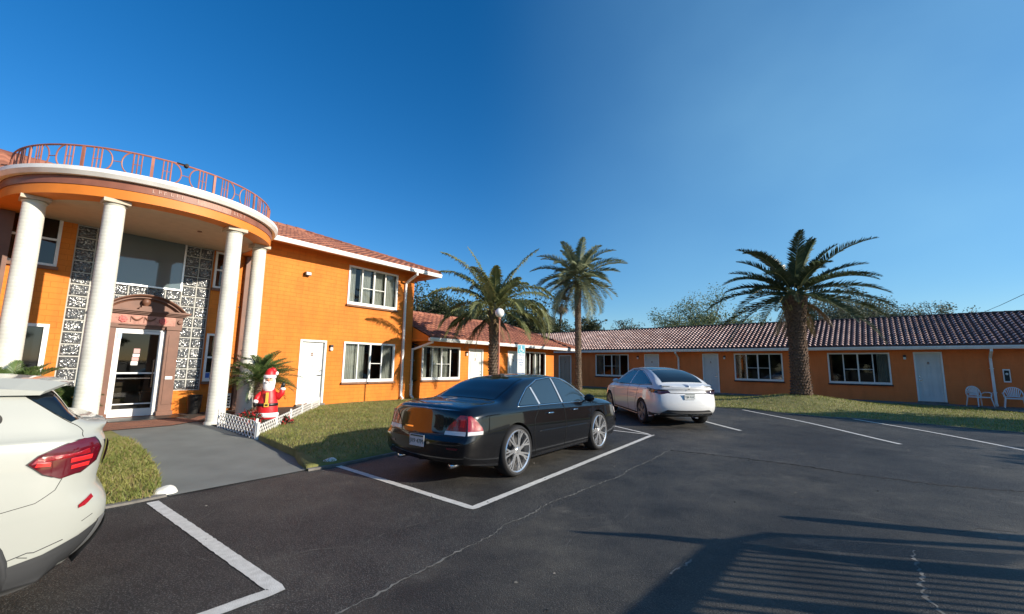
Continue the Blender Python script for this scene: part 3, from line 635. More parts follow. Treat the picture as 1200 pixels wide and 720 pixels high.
fz=MB(); fz.box(cx-.70,cx+.70,-.186,-.181,2.45,2.69); fzo=fz.build('carved_frieze',mat('pink_frieze_paint',(.42,.19,.14),.6,var=.3,vscale=12),suo)
for c0 in (cx-.42,cx+.42):
    ro=MB()
    for k in range(7): a=k*2*pi/7; ro.lathe([(0,-.035),(.03,-.03),(.038,0)],8,(c0+.06*cos(a),-.187,2.57+.06*sin(a)),'y')
    ro.lathe([(0,-.055),(.04,-.045),(.055,0)],10,(c0,-.187,2.57),'y'); ro.build('rosette',mat('rose_red_paint',(.60,.14,.12),.6),fzo)
for x0 in (cx-.27,cx+.01):
    sw=MB(); sw.tube([(x0+.25*i/8,-.195,2.65-.09*sin(pi*i/8)) for i in range(9)],[.012+.014*sin(pi*i/8) for i in range(9)],6); sw.box(x0-.008,x0+.008,-.2,-.187,2.50,2.64); sw.build('carved_swag','brown',fzo)
# aluminium glazed entrance door
ed=MB(); x0,x1,z0,z1=cx-.525,cx+.525,.02,2.33
ed.box(x0,x0+.05,-.08,.02,z0,z1); ed.box(x1-.05,x1,-.08,.02,z0,z1); ed.box(x0+.05,x1-.05,-.08,.02,z1-.05,z1)
ed.box(x0+.055,x0+.13,-.10,-.04,z0,z1-.06); ed.box(x1-.13,x1-.055,-.10,-.04,z0,z1-.06); ed.box(x0+.13,x1-.13,-.10,-.04,z1-.13,z1-.06); ed.box(x0+.13,x1-.13,-.10,-.04,z0,z0+.2); ed.box(x0+.13,x1-.13,-.095,-.045,1.13,1.17); ed.box(x0+.13,x1-.13,-.09,-.05,.33,.36)
edo=ed.build('entrance_door','white',T); edo['label']='white framed glass entrance door'
MB().quad((x0+.13,-.07,.2),(x1-.13,-.07,.2),(x1-.13,-.07,2.2),(x0+.13,-.07,2.2)).build('pane','glass_dark',edo)
h=MB(); h.tube([(x1-.19,-.10,.75),(x1-.19,-.16,.78),(x1-.19,-.16,1.5),(x1-.19,-.10,1.53)],.014,8); h.build('handle','chrome',edo)
MB().box(x0+.15,x1-.22,-.13,-.11,1.0,1.03).build('push_bar','chrome',edo)
n=MB(); qx=cx-.13; n.box(qx,qx+.14,-.082,-.078,1.36,1.46,0); n.box(qx+.01,qx+.15,-.084,-.078,1.475,1.57,1); n.box(qx+.02,qx+.16,-.082,-.078,1.585,1.66,0); n.box(qx+.03,qx+.16,-.084,-.078,1.68,1.80,1)
n.build('paper_notice',['white',mat('pink_paper',(.6,.35,.33),.8)],edo)
MB().box(x0+.06,x0+.14,-.104,-.1005,2.05,2.2).build('blue_sticker',mat('blue_white_sticker',(.35,.45,.6),.5),edo)
mb=MB(); mb.box(-6.3,-4.3,1.2,1.25,0,2.8,0); mb.box(-5.8,-5.1,.5,1.1,.0,.95,1); mb.box(-6.3,-4.3,.2,1.2,-.02,0,0); mb.quad((-6.3,.15,2.8),(-4.3,.15,2.8),(-4.3,1.2,2.8),(-6.3,1.2,2.8),0); mb.quad((-6.3,.15,0),(-6.3,1.2,0),(-6.3,1.2,2.8),(-6.3,.15,2.8),0); mb.quad((-4.3,.15,0),(-4.3,1.2,0),(-4.3,1.2,2.8),(-4.3,.15,2.8),0)
mb.build('lobby_interior',[mat('lobby_dark',(.05,.045,.035),.8),mat('lobby_desk',(.28,.19,.10),.5)],T)
MB().box(-4.74,-4.58,-.234,-.2155,.98,1.06).build('intercom','alu',T)
# access sign by the door
sg=MB().box(-3.80,-3.62,-.02,-.001,.88,1.16,0); sgo=sg.build('access_sign','white',T); MB().box(-3.785,-3.635,-.024,-.0205,1.0,1.145).build('sign_symbol',mat('sign_blue',(.03,.12,.45),.4),sgo)
# columns
def column(s,n):
    c=MB(); H=4.72; pr=[(.235,-.02),(.235,.04),(.205,.06)]
    N=62
    for i in range(N+1):
        z=.07+(H-.07)*i/N; r=.203-.028*(i/N)
        pr += [(r-.0008,z),(r,z+.006),(r,z+(H-.07)/N-.004)]
    pr += [(.18,H+.02),(.2,H+.05)]
    c.lathe(pr,28,(s,-n,0)); o=c.build('column',M['col'],T,smooth=True,sharp=60)
    ca=MB().box(s-.22,s+.22,-n-.22,-n+.22,4.79,4.866); ca.build('capital','soffit',o); return o
M['col']=mat('cream_column_paint',(.66,.65,.57),.65,var=.12,vscale=2.5,bump=.12,bscale=18)
for s,n in ((-7.70,1.75),(-6.63,2.93),(-4.33,2.93),(-3.26,1.75)): column(s,n)
# portico slab
PC=(-5.48,.75)
def arc(R,k=48): return [(PC[0]+R,.001)]+[(PC[0]+R*cos(pi*i/k),-(PC[1]+R*sin(pi*i/k))) for i in range(k+1)]+[(PC[0]-R,.001)]
def ring(profile,name,m,k=64,parent=None):
    """sweep a closed (radius,z) profile round the portico outline"""
    mb=MB(); paths=[arc(r,k) for r,z in profile]; n=len(profile); L=len(paths[0]); vs=[]
    for i in range(L):
        for j in range(n): vs.append((paths[j][i][0],paths[j][i][1],profile[j][1]))
    fs=[(i*n+j,i*n+(j+1)%n,(i+1)*n+(j+1)%n,(i+1)*n+j) for i in range(L-1) for j in range(n)]; mb.add(vs,fs); return mb.build(name,m,parent or T,smooth=True,sharp=35)
ring([(2.70,4.87),(2.70,5.075),(2.30,5.075),(2.30,4.87)],'portico_beam','trim_orange')
fas=ring([(2.715,5.08),(2.715,5.255),(2.5,5.255),(2.5,5.08)],'portico_fascia',mat('red_brown_fascia_paint',(.24,.09,.055),.5,var=.2,vscale=3))
ring([(2.72,5.26),(2.80,5.26),(2.83,5.30),(2.86,5.34),(2.86,5.42),(2.84,5.42),(2.84,5.40),(2.72,5.40)],'gutter','gutter')
mb=MB(); a=arc(2.302); mb.add([(x,y,4.885) for x,y in a],[tuple(range(len(a)))[::-1]]); mb.build('portico_ceiling','soffit',T)
mb=MB(); a=arc(2.72); mb.add([(x,y,5.41) for x,y in a],[tuple(range(len(a)))]); mb.build('portico_roof_deck','curbmat',T)
mb=MB().lathe([(0,-.02),(.05,-.018),(.055,0)],12,(-4.8,-1.9,4.884)); mb.build('smoke_detector','brown',T)
# worn patch with ghost lettering strokes on the fascia
pa=MB(); rnd=random.Random(5)
def onarc(th,R,z): return (PC[0]+R*cos(th),-(PC[1]+R*sin(th)),z)
for th0,th1,mi in ((1.24,1.52,0),):
    k=12
    for i in range(k):
        a,b=th0+(th1-th0)*i/k,th0+(th1-th0)*(i+1)/k; pa.quad(onarc(b,2.719,5.095),onarc(a,2.719,5.095),onarc(a,2.719,5.24),onarc(b,2.719,5.24),0)
pao=pa.build('faded_panel',mat('faded_fascia_paint',(.42,.23,.17),.6,var=.2,vscale=9),fas)
M['letter_residue']=mat('letter_residue',(.46,.28,.22),.6)
for i in range(20):
    th=1.1+.75*i/20+rnd.uniform(-.004,.004); dz=rnd.uniform(0,.02)
    if 1.53<th<1.6: continue
    pa=MB(); w_=.0035; pa.quad(onarc(th+w_,2.7235,5.12+dz),onarc(th-w_,2.7235,5.12+dz),onarc(th-w_,2.7235,5.20+dz),onarc(th+w_,2.7235,5.20+dz))
    zb_=5.12+dz+rnd.choice((0,.033,.066)); pa.quad(onarc(th-w_,2.7235,zb_),onarc(th-.014,2.7235,zb_),onarc(th-.014,2.7235,zb_+.014),onarc(th-w_,2.7235,zb_+.014))
    if rnd.random()<.5: pa.quad(onarc(th-.011,2.7235,5.12+dz+.014),onarc(th-.014,2.7235,5.12+dz+.014),onarc(th-.014,2.7235,5.20+dz),onarc(th-.011,2.7235,5.20+dz))
    pa.build('faded_letter','letter_residue',fas)
# railing
ra=MB(); RR=2.60; ZB,ZT=5.47,5.97
def rp(th,z,R=RR): return (PC[0]+R*cos(th),-(PC[1]+R*sin(th)),z)
def rline(fn,a,b,r,k): ra.tube([fn(a+(b-a)*i/k) for i in range(k+1)],r,6)
full=[rp(radians(a),ZT) for a in range(0,181,3)]
ra.tube([(PC[0]+RR,-.1,ZT)]+full+[(PC[0]-RR,-.1,ZT)],.020,6); ra.tube([(PC[0]+RR,-.1,ZB)]+[(x,y,ZB) for x,y,z in full]+[(PC[0]-RR,-.1,ZB)],.016,6)
unit=radians(26.0); t0=radians(92.5); zm=(ZB+ZT)/2; hh=(ZT-ZB)/2; cr=.19/RR
for k in range(-4,5):
    tc=t0+k*unit
    if tc<radians(-2) or tc>radians(182): continue
    ra.tube([rp(tc-.03,zm),rp(tc+.03,zm)],.009,6)
    for sg_ in (-1,1):
        # half-round
        ra.tube([rp(tc+sg_*(.03+ (1-cos(a))*0+ cr*(1-sin(a))),zm+hh*cos(a)) for a in [pi*i/14 for i in range(15)]],.014,6)
        st=tc+sg_*(.03+cr)
        ra.tube([rp(st,ZB),rp(st,ZT)],.015,6)
        for q in (1,2): ra.tube([rp(st+sg_*q*.027,ZB),rp(st+sg_*q*.027,ZT)],.012,6)
        ra.tube([rp(st,zm),rp(st+sg_*.054,zm)],.007,6)
    tp=tc+unit/2; ra.add([rp(tp-.010,ZB-.06,RR-.015),rp(tp+.010,ZB-.06,RR-.015),rp(tp+.010,ZB-.06,RR+.015),rp(tp-.010,ZB-.06,RR+.015),rp(tp-.010,ZT,RR-.015),rp(tp+.010,ZT,RR-.015),rp(tp+.010,ZT,RR+.015),rp(tp-.010,ZT,RR+.015)],[(0,1,2,3),(4,7,6,5),(0,4,5,1),(1,5,6,2),(2,6,7,3),(3,7,4,0)])
ra.build('railing','pink_metal',T,smooth=True,sharp=50)
sp=MB(); q=rp(radians(92.6),ZT); sp.lathe([(0,-.05),(.04,-.04),(.05,.05),(0,.06)],10,(q[0],q[1]-.02,ZT+.0),'y'); q2=rp(radians(96),ZT); sp.tube([rp(radians(96.5),ZT+.01,RR+.01),rp(radians(93),ZT+.01,RR+.01)],.018,6); sp.build('rail_spotlight','black',T)
# cable along the parapet
cb=MB(); cb.tube([(-8.3,-1.0-.4*sin(i),5.5+.03*sin(i*2.3)) if False else rp(radians(182-i*5),5.44+.012*sin(i*2.1),2.70) for i in range(12)],.008,5); cb.build('cable','black',T)

# ---- low wing attached to it
Wg = empty('motel_wing',A0,ARZ,'low sunlit orange wing with terracotta tiled roof joined to the two-storey building','building')
y0=-.35
hl=[(4.28,6.68,.80,2.33),(7.30,8.40,.0,2.31),(10.49,11.62,.0,2.31),(12.04,14.34,.80,2.33)]
w=wall_panel(MB(),4.24,15.35,-.15,2.62,hl,y=y0)
w.quad((4.24,0,-.15),(4.24,y0,-.15),(4.24,y0,2.62),(4.24,0,2.62)); w.quad((15.35,y0,-.15),(15.35,6,-.15),(15.35,6,2.62),(15.35,y0,2.62)); w.quad((4.24,6,-.15),(4.24,0,-.15),(4.24,0,2.62),(4.24,6,2.62)); w.build('wall','orange',Wg)
we=-1.15; wz=2.66; MB().add([(3.992,-1.12,2.5),(3.992,.0,2.5),(3.992,.0,3.14),(3.992,-1.12,2.67)],[(0,3,2,1)]).build('gable_infill','trim_orange',Wg); wd_=2.2; wp_=.42; run=wd_+1.15
rf2=tile_slope(Wg,'roof','tile',3.99,17.05,run,wp_,(0,we-.04,wz),clips=[((17.05,0,0),(1,1,0))])
tile_slope(Wg,'roof','tile',0,2*run,run,wp_,(17.05,we-.04,wz),rot=pi/2,clips=[((0,0,0),(-1,1,0)),((2*run,0,0),(1,1,0))])
tile_slope(Wg,'roof','tile',0,13.2,run,wp_,(17.05,2*run+we,wz),rot=pi,clips=[((0,0,0),(-1,1,0))])
zr2=run*wp_+.03; ridge_cap(rf2,'tile',(3.99,run,zr2),(17.05-run,run,zr2)); ridge_cap(rf2,'tile',(17.0,.03,.05),(17.05-run,run,zr2),.09)
MB().box(3.98,17.0,we+.1,2*run+we-.1,2.62,2.64).build('soffit','soffit_o',Wg)
gutter(Wg,3.98,17.08,we-.05,2.50,2.65); MB().box(17.0,17.05,we,2*run+we,2.5,2.65).build('fascia','gutter',Wg)
window(Wg,4.28,6.68,.80,2.33,y0,cur=(0,1,2),seed=4); window(Wg,12.04,14.34,.80,2.33,y0,cur=(0,2),hbar=(),seed=5)
door(Wg,7.30,8.40,0,2.31,y0,handle='r'); door(Wg,10.49,11.62,0,2.31,y0,handle='r')
wall_lamp(Wg,7.12,2.05,y0)

# ---- long shaded wing facing the lot
R = empty('motel_wing',B0,BRZ,'long single-storey orange wing in shade with a weathered pink tiled roof','building')
hl=[(-17.47,-14.8,.82,2.42),(-13.63,-12.59,.0,2.43),(-9.76,-8.8,.0,2.43),(-7.91,-5.38,.82,2.42),(-3.30,-.77,.82,2.42),(.10,1.10,.09,2.44),(-20.83,-19.65,.0,2.38)]
w=wall_panel(MB(),-25,10,-.15,2.72,hl); w.quad((10,0,-.15),(10,7,-.15),(10,7,2.72),(10,0,2.72)); w.quad((10,7,-.15),(-25,7,-.15),(-25,7,2.72),(10,7,2.72)); w.build('wall','orange2',R)
rE=.6; rD=3.5; rp_=.424; rz=2.72
ro1=tile_slope(R,'roof','tile2',-26,11,rD+rE,rp_,(0,-rE-.04,rz),tw=.235,amp=.07,drop=.062,nseg=8,row=.33,pan='pan_shade2'); tile_slope(R,'roof','tile2',-11,26,rD+rE,rp_,(0,2*rD+rE,rz),rot=pi,tw=.6,nseg=6)
ridge_cap(ro1,'sill_dark',(-26,rD+rE,(rD+rE)*rp_+.02),(11,rD+rE,(rD+rE)*rp_+.02),.10)
MB().box(-25,10.6,-rE+.1,2*rD+rE-.1,2.66,2.68).build('soffit','soffit',R); gutter(R,-25,11,-rE-.05,2.545,2.70)
window(R,-17.47,-14.8,.82,2.42,sill='sill_dark',cur=(0,2),seed=7,fm='frame_beige'if 'frame_beige' in M else 'white'); window(R,-7.91,-5.38,.82,2.42,sill='sill_dark',cur=(),seed=8); window(R,-3.30,-.77,.82,2.42,sill='sill_dark',cur=(3,),seed=9)
door(R,-13.63,-12.59,0,2.43,handle='r'); door(R,-9.76,-8.8,0,2.43,handle='r'); door(R,.10,1.10,.09,2.44,handle='l'); door(R,-20.83,-19.65,0,2.38,m=mat('beige_door_paint',(.42,.30,.22),.5),handle='l',label='beige door in the shaded corner')
for x in (-14.1,-8.45,-.22): wall_lamp(R,x,2.18)
downpipe(R,2.62,2.57,.0,-rE-.03); downpipe(R,-11.26,2.57,0,-rE-.03)
me_=MB().box(2.94,3.16,-.05,-.001,1.08,1.66); mo=me_.build('meter_box','white',R); MB().box(2.975,3.125,-.056,-.0505,1.14,1.60).build('meter_panel','black',mo); MB().lathe([(0,-.04),(.045,-.03),(.05,0)],14,(3.05,-.057,1.45),'y').build('meter_dial','lampglass',mo)
MB().box(-25,12,-1.35,-.002,-.1,.02).build('foundation_path','curbmat',R)
struct(sheet('concrete_pad',[tuple(G(a,b).xy) for a,b in ((1.7,.9),(6,.9),(6,6.4),(3.9,6.2),(2.9,3.2))],lambda x,y:max(zlawn(x,y),-.03)+.035,'curbmat',.6))
# ---------------------------------------------------------------- palms
def frond(mb, base, az, el0, L, droop, npair, ll, lw, rnd, vee=.5, rr=.022, leafdrop=.25, bare=.12, twist=0):
    p=Vector(base); pts=[p.copy()]; dirs=[]; seg=14; h=Vector((cos(az),sin(az),0)); side=Vector((-sin(az),cos(az),0))
    for i in range(seg):
        t=(i+.5)/seg; e=el0-droop*t**1.35; d=h*cos(e)+Vector((0,0,sin(e))); dirs.append(d); p=p+d*(L/seg); pts.append(p.copy())
    dirs.append(dirs[-1])
    mb.tube(pts,[rr*(1-.85*i/seg) for i in range(seg+1)],5,1)
    for k in range(npair):
        t=bare+(1-bare)*(k+rnd.random()*.5)/npair; f=t*seg; i=min(seg-1,int(f)); q=pts[i].lerp(pts[i+1],f-i); d=dirs[i]
        nrm=d.cross(side).normalized()
        if nrm.z<0: nrm=-nrm
        lk=ll*(sin(pi*min(1,(t*.86+.14)))**.55)*rnd.uniform(.85,1.1)
        for s in (-1,1):
            fwd=.55+.5*t; v=(side*s*1.0+d*fwd+nrm*(vee+rnd.uniform(-.25,.25))).normalized()
            m=q+v*lk*.5; e=q+v*lk+Vector((0,0,-1))*lk*leafdrop*rnd.uniform(.6,1.5); wv=d*lw*.5+Vector((0,0,lw*.15))
            mb.add([q-wv*.6,q+wv*.6,m+wv,e,m-wv],[(0,1,2,3,4)],0)
def trunk_mesh(path, radii, rows, around, boot, rnd, wide=1.0):
    mb=MB(); mb.tube(path,radii,18,0); P=[Vector(p) for p in path]; n=len(P)-1
    for j in range(rows):
        t=(j+.5)/rows*n; i=min(n-1,int(t)); c=P[i].lerp(P[i+1],t-i); r=radii[i]*(1-(t-i))+radii[i+1]*(t-i)
        for k in range(around):
            a=2*pi*(k+.5*(j%2))/around+rnd.uniform(-.05,.05); u=Vector((cos(a),sin(a),0)); s=Vector((-sin(a),cos(a),0)); w=pi*r/around*wide; hh=boot*rnd.uniform(.8,1.3)
            b=c+u*r*.96; o=b+u*(boot*.55*rnd.uniform(.6,1.4))+Vector((0,0,hh*.55))
            mb.add([b-s*w-Vector((0,0,hh*.5)),b+s*w-Vector((0,0,hh*.5)),o+s*w*.7,o-s*w*.7,b+Vector((0,0,hh*.9))],[(0,1,2,3),(3,2,4),(1,4,2),(0,3,4)],0)
    return mb
M['deadfrond']=leafmat('dead_palm_frond',(.16,.10,.05),(.28,.19,.10),.2,2)
def palm(loc, H, rtrunk, nfr, L, ll, lw, leafm, label, lean=(0,0), elr=(80,-35), droop=(.9,1.5), npair=55, seed=1, boots=(40,14,.09), bulge=1.3, trm='trunk', leafdrop=.25, vee=.5, custom=(), dead=5, grp='palm trees on the lawns'):
    rnd=random.Random(seed); r=empty('palm_tree',loc,0,label,'palm tree',grp)
    n=10; path=[(lean[0]*(i/n)**1.5,lean[1]*(i/n)**1.5,-.15+(H+.15)*i/n) for i in range(n+1)]
    radii=[rtrunk*(1.25-.25*min(1,i/2)) if i<3 else rtrunk*(1+(bulge-1)*max(0,(i-n+3)/3)) for i in range(n+1)]
    trunk_mesh(path,radii,boots[0],boots[1],boots[2],rnd).build('trunk',trm,r)
    mb=MB(); top=Vector(path[-1])
    for k in range(nfr):
        u=(k+.5)/nfr; el=radians(elr[0]+(elr[1]-elr[0])*u**.85)+rnd.uniform(-.12,.12); az=k*2.39996+rnd.uniform(-.2,.2); dr=droop[0]+(droop[1]-droop[0])*rnd.random()
        LL=L*(.82 if el>1.1 else 1)
        if el>1.1: dr*=.7
        b=top+Vector((cos(az),sin(az),0))*rtrunk*.6+Vector((0,0,.25*(1-u)))
        frond(mb,b,az,el,LL*rnd.uniform(.72,1.1),dr,npair,ll,lw,rnd,leafdrop=leafdrop,vee=vee)
    dm=MB()
    for k in range(dead):
        az=rnd.uniform(0,2*pi); frond(dm,top+Vector((cos(az),sin(az),0))*rtrunk*.9+Vector((0,0,-.25)),az,rnd.uniform(-.9,-.4),L*rnd.uniform(.45,.7),rnd.uniform(.5,.9),int(npair*.5),ll*.7,lw*.8,rnd,leafdrop=.5,vee=.1)
    if dead: dm.build('dead_fronds',['deadfrond','rachis'],r)
    for az,el,LL,dr in custom: frond(mb,top+Vector((cos(az),sin(az),0))*rtrunk*.6,az,el,LL,dr,npair,ll,lw,rnd,leafdrop=leafdrop,vee=vee)
    # stubs of cut fronds and fibre below the crown
    for k in range(34):
        az=rnd.uniform(0,2*pi); z=-rnd.uniform(0,.7); u=Vector((cos(az),sin(az),0)); b=top+u*rtrunk*bulge*.85+Vector((0,0,z)); mb.tube([b,b+u*.16+Vector((0,0,.22))],[.035,.02],5,1)
    mb.build('crown',[leafm,'rachis'],r); return r
def D(a): return radians(a)
palm((-.73,17.4,-.02),3.75,.165,12,2.7,.46,.04,'frond','arching young date palm with long drooping fronds beside the globe lamp',elr=(85,40),droop=(.9,1.3),npair=74,seed=11,boots=(34,11,.09),bulge=1.45,leafdrop=.45,vee=.25,
  custom=[(D(178),D(48),3.1,1.5),(D(150),D(30),2.8,1.5),(D(200),D(15),2.6,1.5),(D(172),D(0),2.4,1.2),(D(165),D(66),3.3,1.3),(D(185),D(72),3.4,1.0),(D(5),D(74),3.3,.7),(D(170),D(80),3.0,.5),(D(2),D(38),3.3,2.6),(D(-20),D(28),3.4,2.5),(D(25),D(32),3.2,2.3),(D(-8),D(60),2.9,2.0),(D(10),D(8),2.8,1.7),(D(-60),D(30),2.4,1.6),(D(-110),D(25),2.4,1.7),(D(90),D(30),2.8,1.7),(D(-150),D(-10),2.1,1.1),(D(-35),D(-10),2.2,1.1),(D(120),D(62),2.9,1.4),(D(60),D(66),2.8,1.2)])
palm((4.3,27.5,-.02),7.1,.175,54,3.25,.60,.05,'frond2','tall slim date palm with a full round grey-green crown at the inner corner',elr=(84,-46),droop=(.7,1.25),npair=54,seed=22,boots=(60,12,.10),bulge=1.2,leafdrop=.15,vee=.55)
palm((12.9,19.2,.38),4.45,.335,40,3.5,.52,.055,'frond3','squat date palm with a very thick trunk and dark spreading fronds on the grass mound',elr=(80,-14),droop=(.55,1.1),npair=66,seed=35,boots=(36,22,.12),bulge=1.5,trm='trunk_d',leafdrop=.12,vee=.6)
# slim fan palm far behind
def fan_palm(loc,H,lean,label,crown_r,seed=3):
    rnd=random.Random(seed); r=empty('fan_palm',loc,0,label,'palm tree')
    n=8; path=[(lean*(1-(1-i/n)**1.4),0,H*i/n) for i in range(n+1)]; MB().tube(path,[.22-.06*i/n for i in range(n+1)],10).build('trunk','bark',r,smooth=True)
    mb=MB(); top=Vector(path[-1])
    for k in range(110):
        az=rnd.uniform(0,2*pi); el=rnd.uniform(-1.35,1.35); d=Vector((cos(az)*cos(el),sin(az)*cos(el),sin(el))); R=crown_r*rnd.uniform(.55,.9); c=top+d*R*.7; s=d.cross(Vector((0,0,1))).normalized(); u=s.cross(d)
        for j in range(9):
            a=-1.2+2.4*j/8; v=(d*cos(a)+s*sin(a)).normalized(); e=c+v*crown_r*.48+Vector((0,0,-.15*crown_r*rnd.random())); w=(s*cos(a)-d*sin(a))*.06
            mb.add([c-w,c+w,e],[(0,1,2)],0 if el>-.4 else 1)
    mb.build('crown',['leaf_dark','trunk'],r); return r
fan_palm((6.0,62,-.5),11.1,1.3,'slim leaning fan palm with a round head far behind the corner of the wings',1.8)
# ---------------------------------------------------------------- broadleaf trees behind the roofs
def tree(loc,H,R,label,leafm,nl=5200,ls=.22,squash=.8,seed=1,trunk_r=.25,gap=.5,name='tree',crown_z=None,grp='trees behind the roofs'):
    rnd=random.Random(seed); r=empty(name,loc,0,label,'tree',grp); cz=crown_z if crown_z is not None else H-R*squash
    br=MB(); br.tube([(0,0,-.3),(.1,0,cz*.4),(0,.1,cz*.75)],[trunk_r*1.3,trunk_r,trunk_r*.8],9)
    tips=[]
    for k in range(26):
        az=rnd.uniform(0,2*pi); el=rnd.uniform(.05,1.4); d=Vector((cos(az)*cos(el),sin(az)*cos(el),sin(el)*squash)); a=Vector((0,.1,cz*.72)); rad=R*rnd.uniform(.55,1.0)
        b=Vector((0,0,cz-R*squash*.3))+d*rad*.55+Vector((rnd.gauss(0,.2),rnd.gauss(0,.2),0)); e=Vector((0,0,cz-R*squash*.3))+d*rad*1.15
        br.tube([a,b,e],[trunk_r*.45,trunk_r*.2,.02],5); tips.append((b,R*.22)); tips.append((e,R*.24))
        for q in range(2):
            e2=b.lerp(e,.4)+Vector((rnd.gauss(0,1),rnd.gauss(0,1),rnd.gauss(0,.7)))*R*.28; br.tube([b.lerp(e,.3),e2],[.04,.012],4); tips.append((e2,R*.2))
    br.build('trunk','bark',r)
    mb=MB(); wts=[rnd.uniform(.3,1)**(1/max(.2,1-gap)) for _ in tips]
    for (c,rad),wt in zip(tips,wts):
        for k in range(int(nl*wt/sum(wts))):
            g=Vector((rnd.gauss(0,1),rnd.gauss(0,1),rnd.gauss(0,.75))); g=g*min(1,1.7/max(g.length,.01)); p=c+g*rad*.55; a=Vector((rnd.gauss(0,1),rnd.gauss(0,1),rnd.gauss(0,.6))).normalized(); b=a.cross(Vector((rnd.gauss(0,1),rnd.gauss(0,1),rnd.gauss(0,1)))).normalized(); s=ls*rnd.uniform(.5,1.2)
            mb.add([p-a*s*.5,p+b*s*.28,p+a*s*.5,p-b*s*.28],[(0,1,2,3)])
    mb.build('crown',leafm,r); return r
def tp(px_x,depth): return ((px_x-600)/498.56*depth, depth)
def T_(px,depth,top_y,R,label,leafm,seed,**k):
    x,y=tp(px,depth); hor=428.5+.0148*(px-600); H=1.5+(hor-top_y)/498.56*depth
    tree((x,y,-.5),H+.5,R,label,leafm,seed=seed,**k)
T_(497,46,330,4.6,'dark evergreen rising beside the corner of the two-storey building','leaf_dark',1,nl=6500,ls=.34,gap=.1)
T_(522,52,342,4.4,'dense dark tree in the gap left of the arching palm','leaf_dark',2,nl=6500,ls=.34,gap=.1)
T_(556,50,352,4.2,'dark tree directly behind the arching palm crown','leaf_dark',3,nl=6000,ls=.34,gap=.15)
T_(612,55,346,4.6,'dark tree right of the globe lamp above the low tiled roof','leaf_dark',4,nl=6500,ls=.34,gap=.15)
T_(640,60,366,3.2,'low dark tree under the drooping frond tips','leaf_dark',5,nl=3500,ls=.34,gap=.2)
T_(692,58,372,2.0,'small round dark tree just right of the tall palm trunk','leaf_dark',6,nl=3000,ls=.28,gap=.1)
T_(668,64,381,2.4,'low shrubby tree peeping over the ridge left of the tall palm trunk','leaf_grey',7,nl=2200,ls=.3)
T_(735,56,373,2.6,'small grey-green tree top over the middle of the long ridge','leaf_grey',8,nl=3600,ls=.26,gap=.3)
T_(772,60,381,1.5,'tiny sparse sapling top over the long ridge','leaf_grey',18,nl=500,ls=.24,gap=.4)
T_(828,46,336,5.2,'airy light green tree with sky showing through, left of the thick palm','leaf_light',9,nl=17000,ls=.20,gap=.35,squash=.8)
T_(862,44,368,2.6,'low yellow-green shrub tree left of the thick trunk','leaf_light',19,nl=2200,ls=.26,gap=.3)
T_(982,44,335,5.6,'large grey-green oak with wispy edge behind the thick palm','leaf_grey',10,nl=26000,ls=.20,gap=.25,squash=.8)
T_(1035,44,346,3.6,'grey-green side crown right of the large oak','leaf_grey',11,nl=11000,ls=.19,gap=.3,squash=.8)
T_(1105,42,350,3.4,'sparse twiggy tree above the long ridge near the power line','leaf_grey',12,nl=7000,ls=.18,gap=.45)
T_(1068,44,362,2.4,'low feathery tree between two larger ones over the ridge','leaf_grey',13,nl=1500,ls=.22,gap=.5)
T_(1165,40,366,1.6,'nearly bare twig top under the power line','leaf_grey',14,nl=420,ls=.18,gap=.5)
T_(880,60,376,1.2,'tiny dark tree top left of the thick trunk base of the crown','leaf_dark',15,nl=900,ls=.24,gap=.1)
tree((23.9,9.3,-.1),5.8,2.3,'leafy young tree beside the concrete pad, right of the view','leaf_grey',seed=50,nl=7000,ls=.34,gap=.25,trunk_r=.12,grp='trees beside the lot')
tree((21.0,4.4,-.1),4.6,1.3,'thin sapling right of the view beyond the bay lines','leaf_grey',seed=51,nl=3000,ls=.26,gap=.3,trunk_r=.08,grp='trees beside the lot')
# power line
pl_=MB(); a=Vector((40,40,7.0)); b=Vector((26.0,19.0,4.6+.0)); 
def ray(px,py,d):
    v=_r*((px-600)/498.56)+_u*(-(py-360)/498.56)+_f; return Vector((0,0,1.5))+v*d
q0=ray(1148,368,42); q1=ray(1215,338,24); q2=ray(1420,270,14)
pl_.tube([q0+(q0-q1)*.6,q0,q0.lerp(q1,.5)-Vector((0,0,.05)),q1,q2],.018,5); tag(pl_.build('power_line','black'),'thin black cable rising to the right over the long roof','cable')

# ---------------------------------------------------------------- cycads and bed plants
def cycad(loc,th,nf,L,label,seed,name='cycad_plant',grp='cycads by the entrance',elr=(75,-5)):
    rnd=random.Random(seed); r=empty(name,loc,0,label,'plant',grp)
    trunk_mesh([(0,0,-.1),(0,0,th*.5),(0,0,th)],[.14,.15,.13],9,11,.06,rnd).build('trunk','trunk_d',r); mb=MB()
    for k in range(nf):
        u=(k+.5)/nf; el=radians(elr[0]+(elr[1]-elr[0])*u)+rnd.uniform(-.1,.1); frond(mb,(0,0,th),k*2.39996+rnd.uniform(-.15,.15),el,L*rnd.uniform(.85,1.1),rnd.uniform(.6,1.1),46,.20,.019,rnd,vee=.7,rr=.009,leafdrop=.05,bare=.15)
    mb.build('crown',['cycad','rachis'],r); return r
cycad(tuple(W(-2.95,1.75,-.02)),.95,80,1.1,'broad cycad with a dense crown behind the red inflatable figure',4)
cycad(tuple(W(-7.65,2.55,-.02)),.75,60,.85,'cycad in front of the dark side door, partly hidden by the white car roof',5)
cycad(tuple(W(-6.92,2.15,-.02)),.45,50,.7,'smaller cycad between the second column and the glass blocks',6)
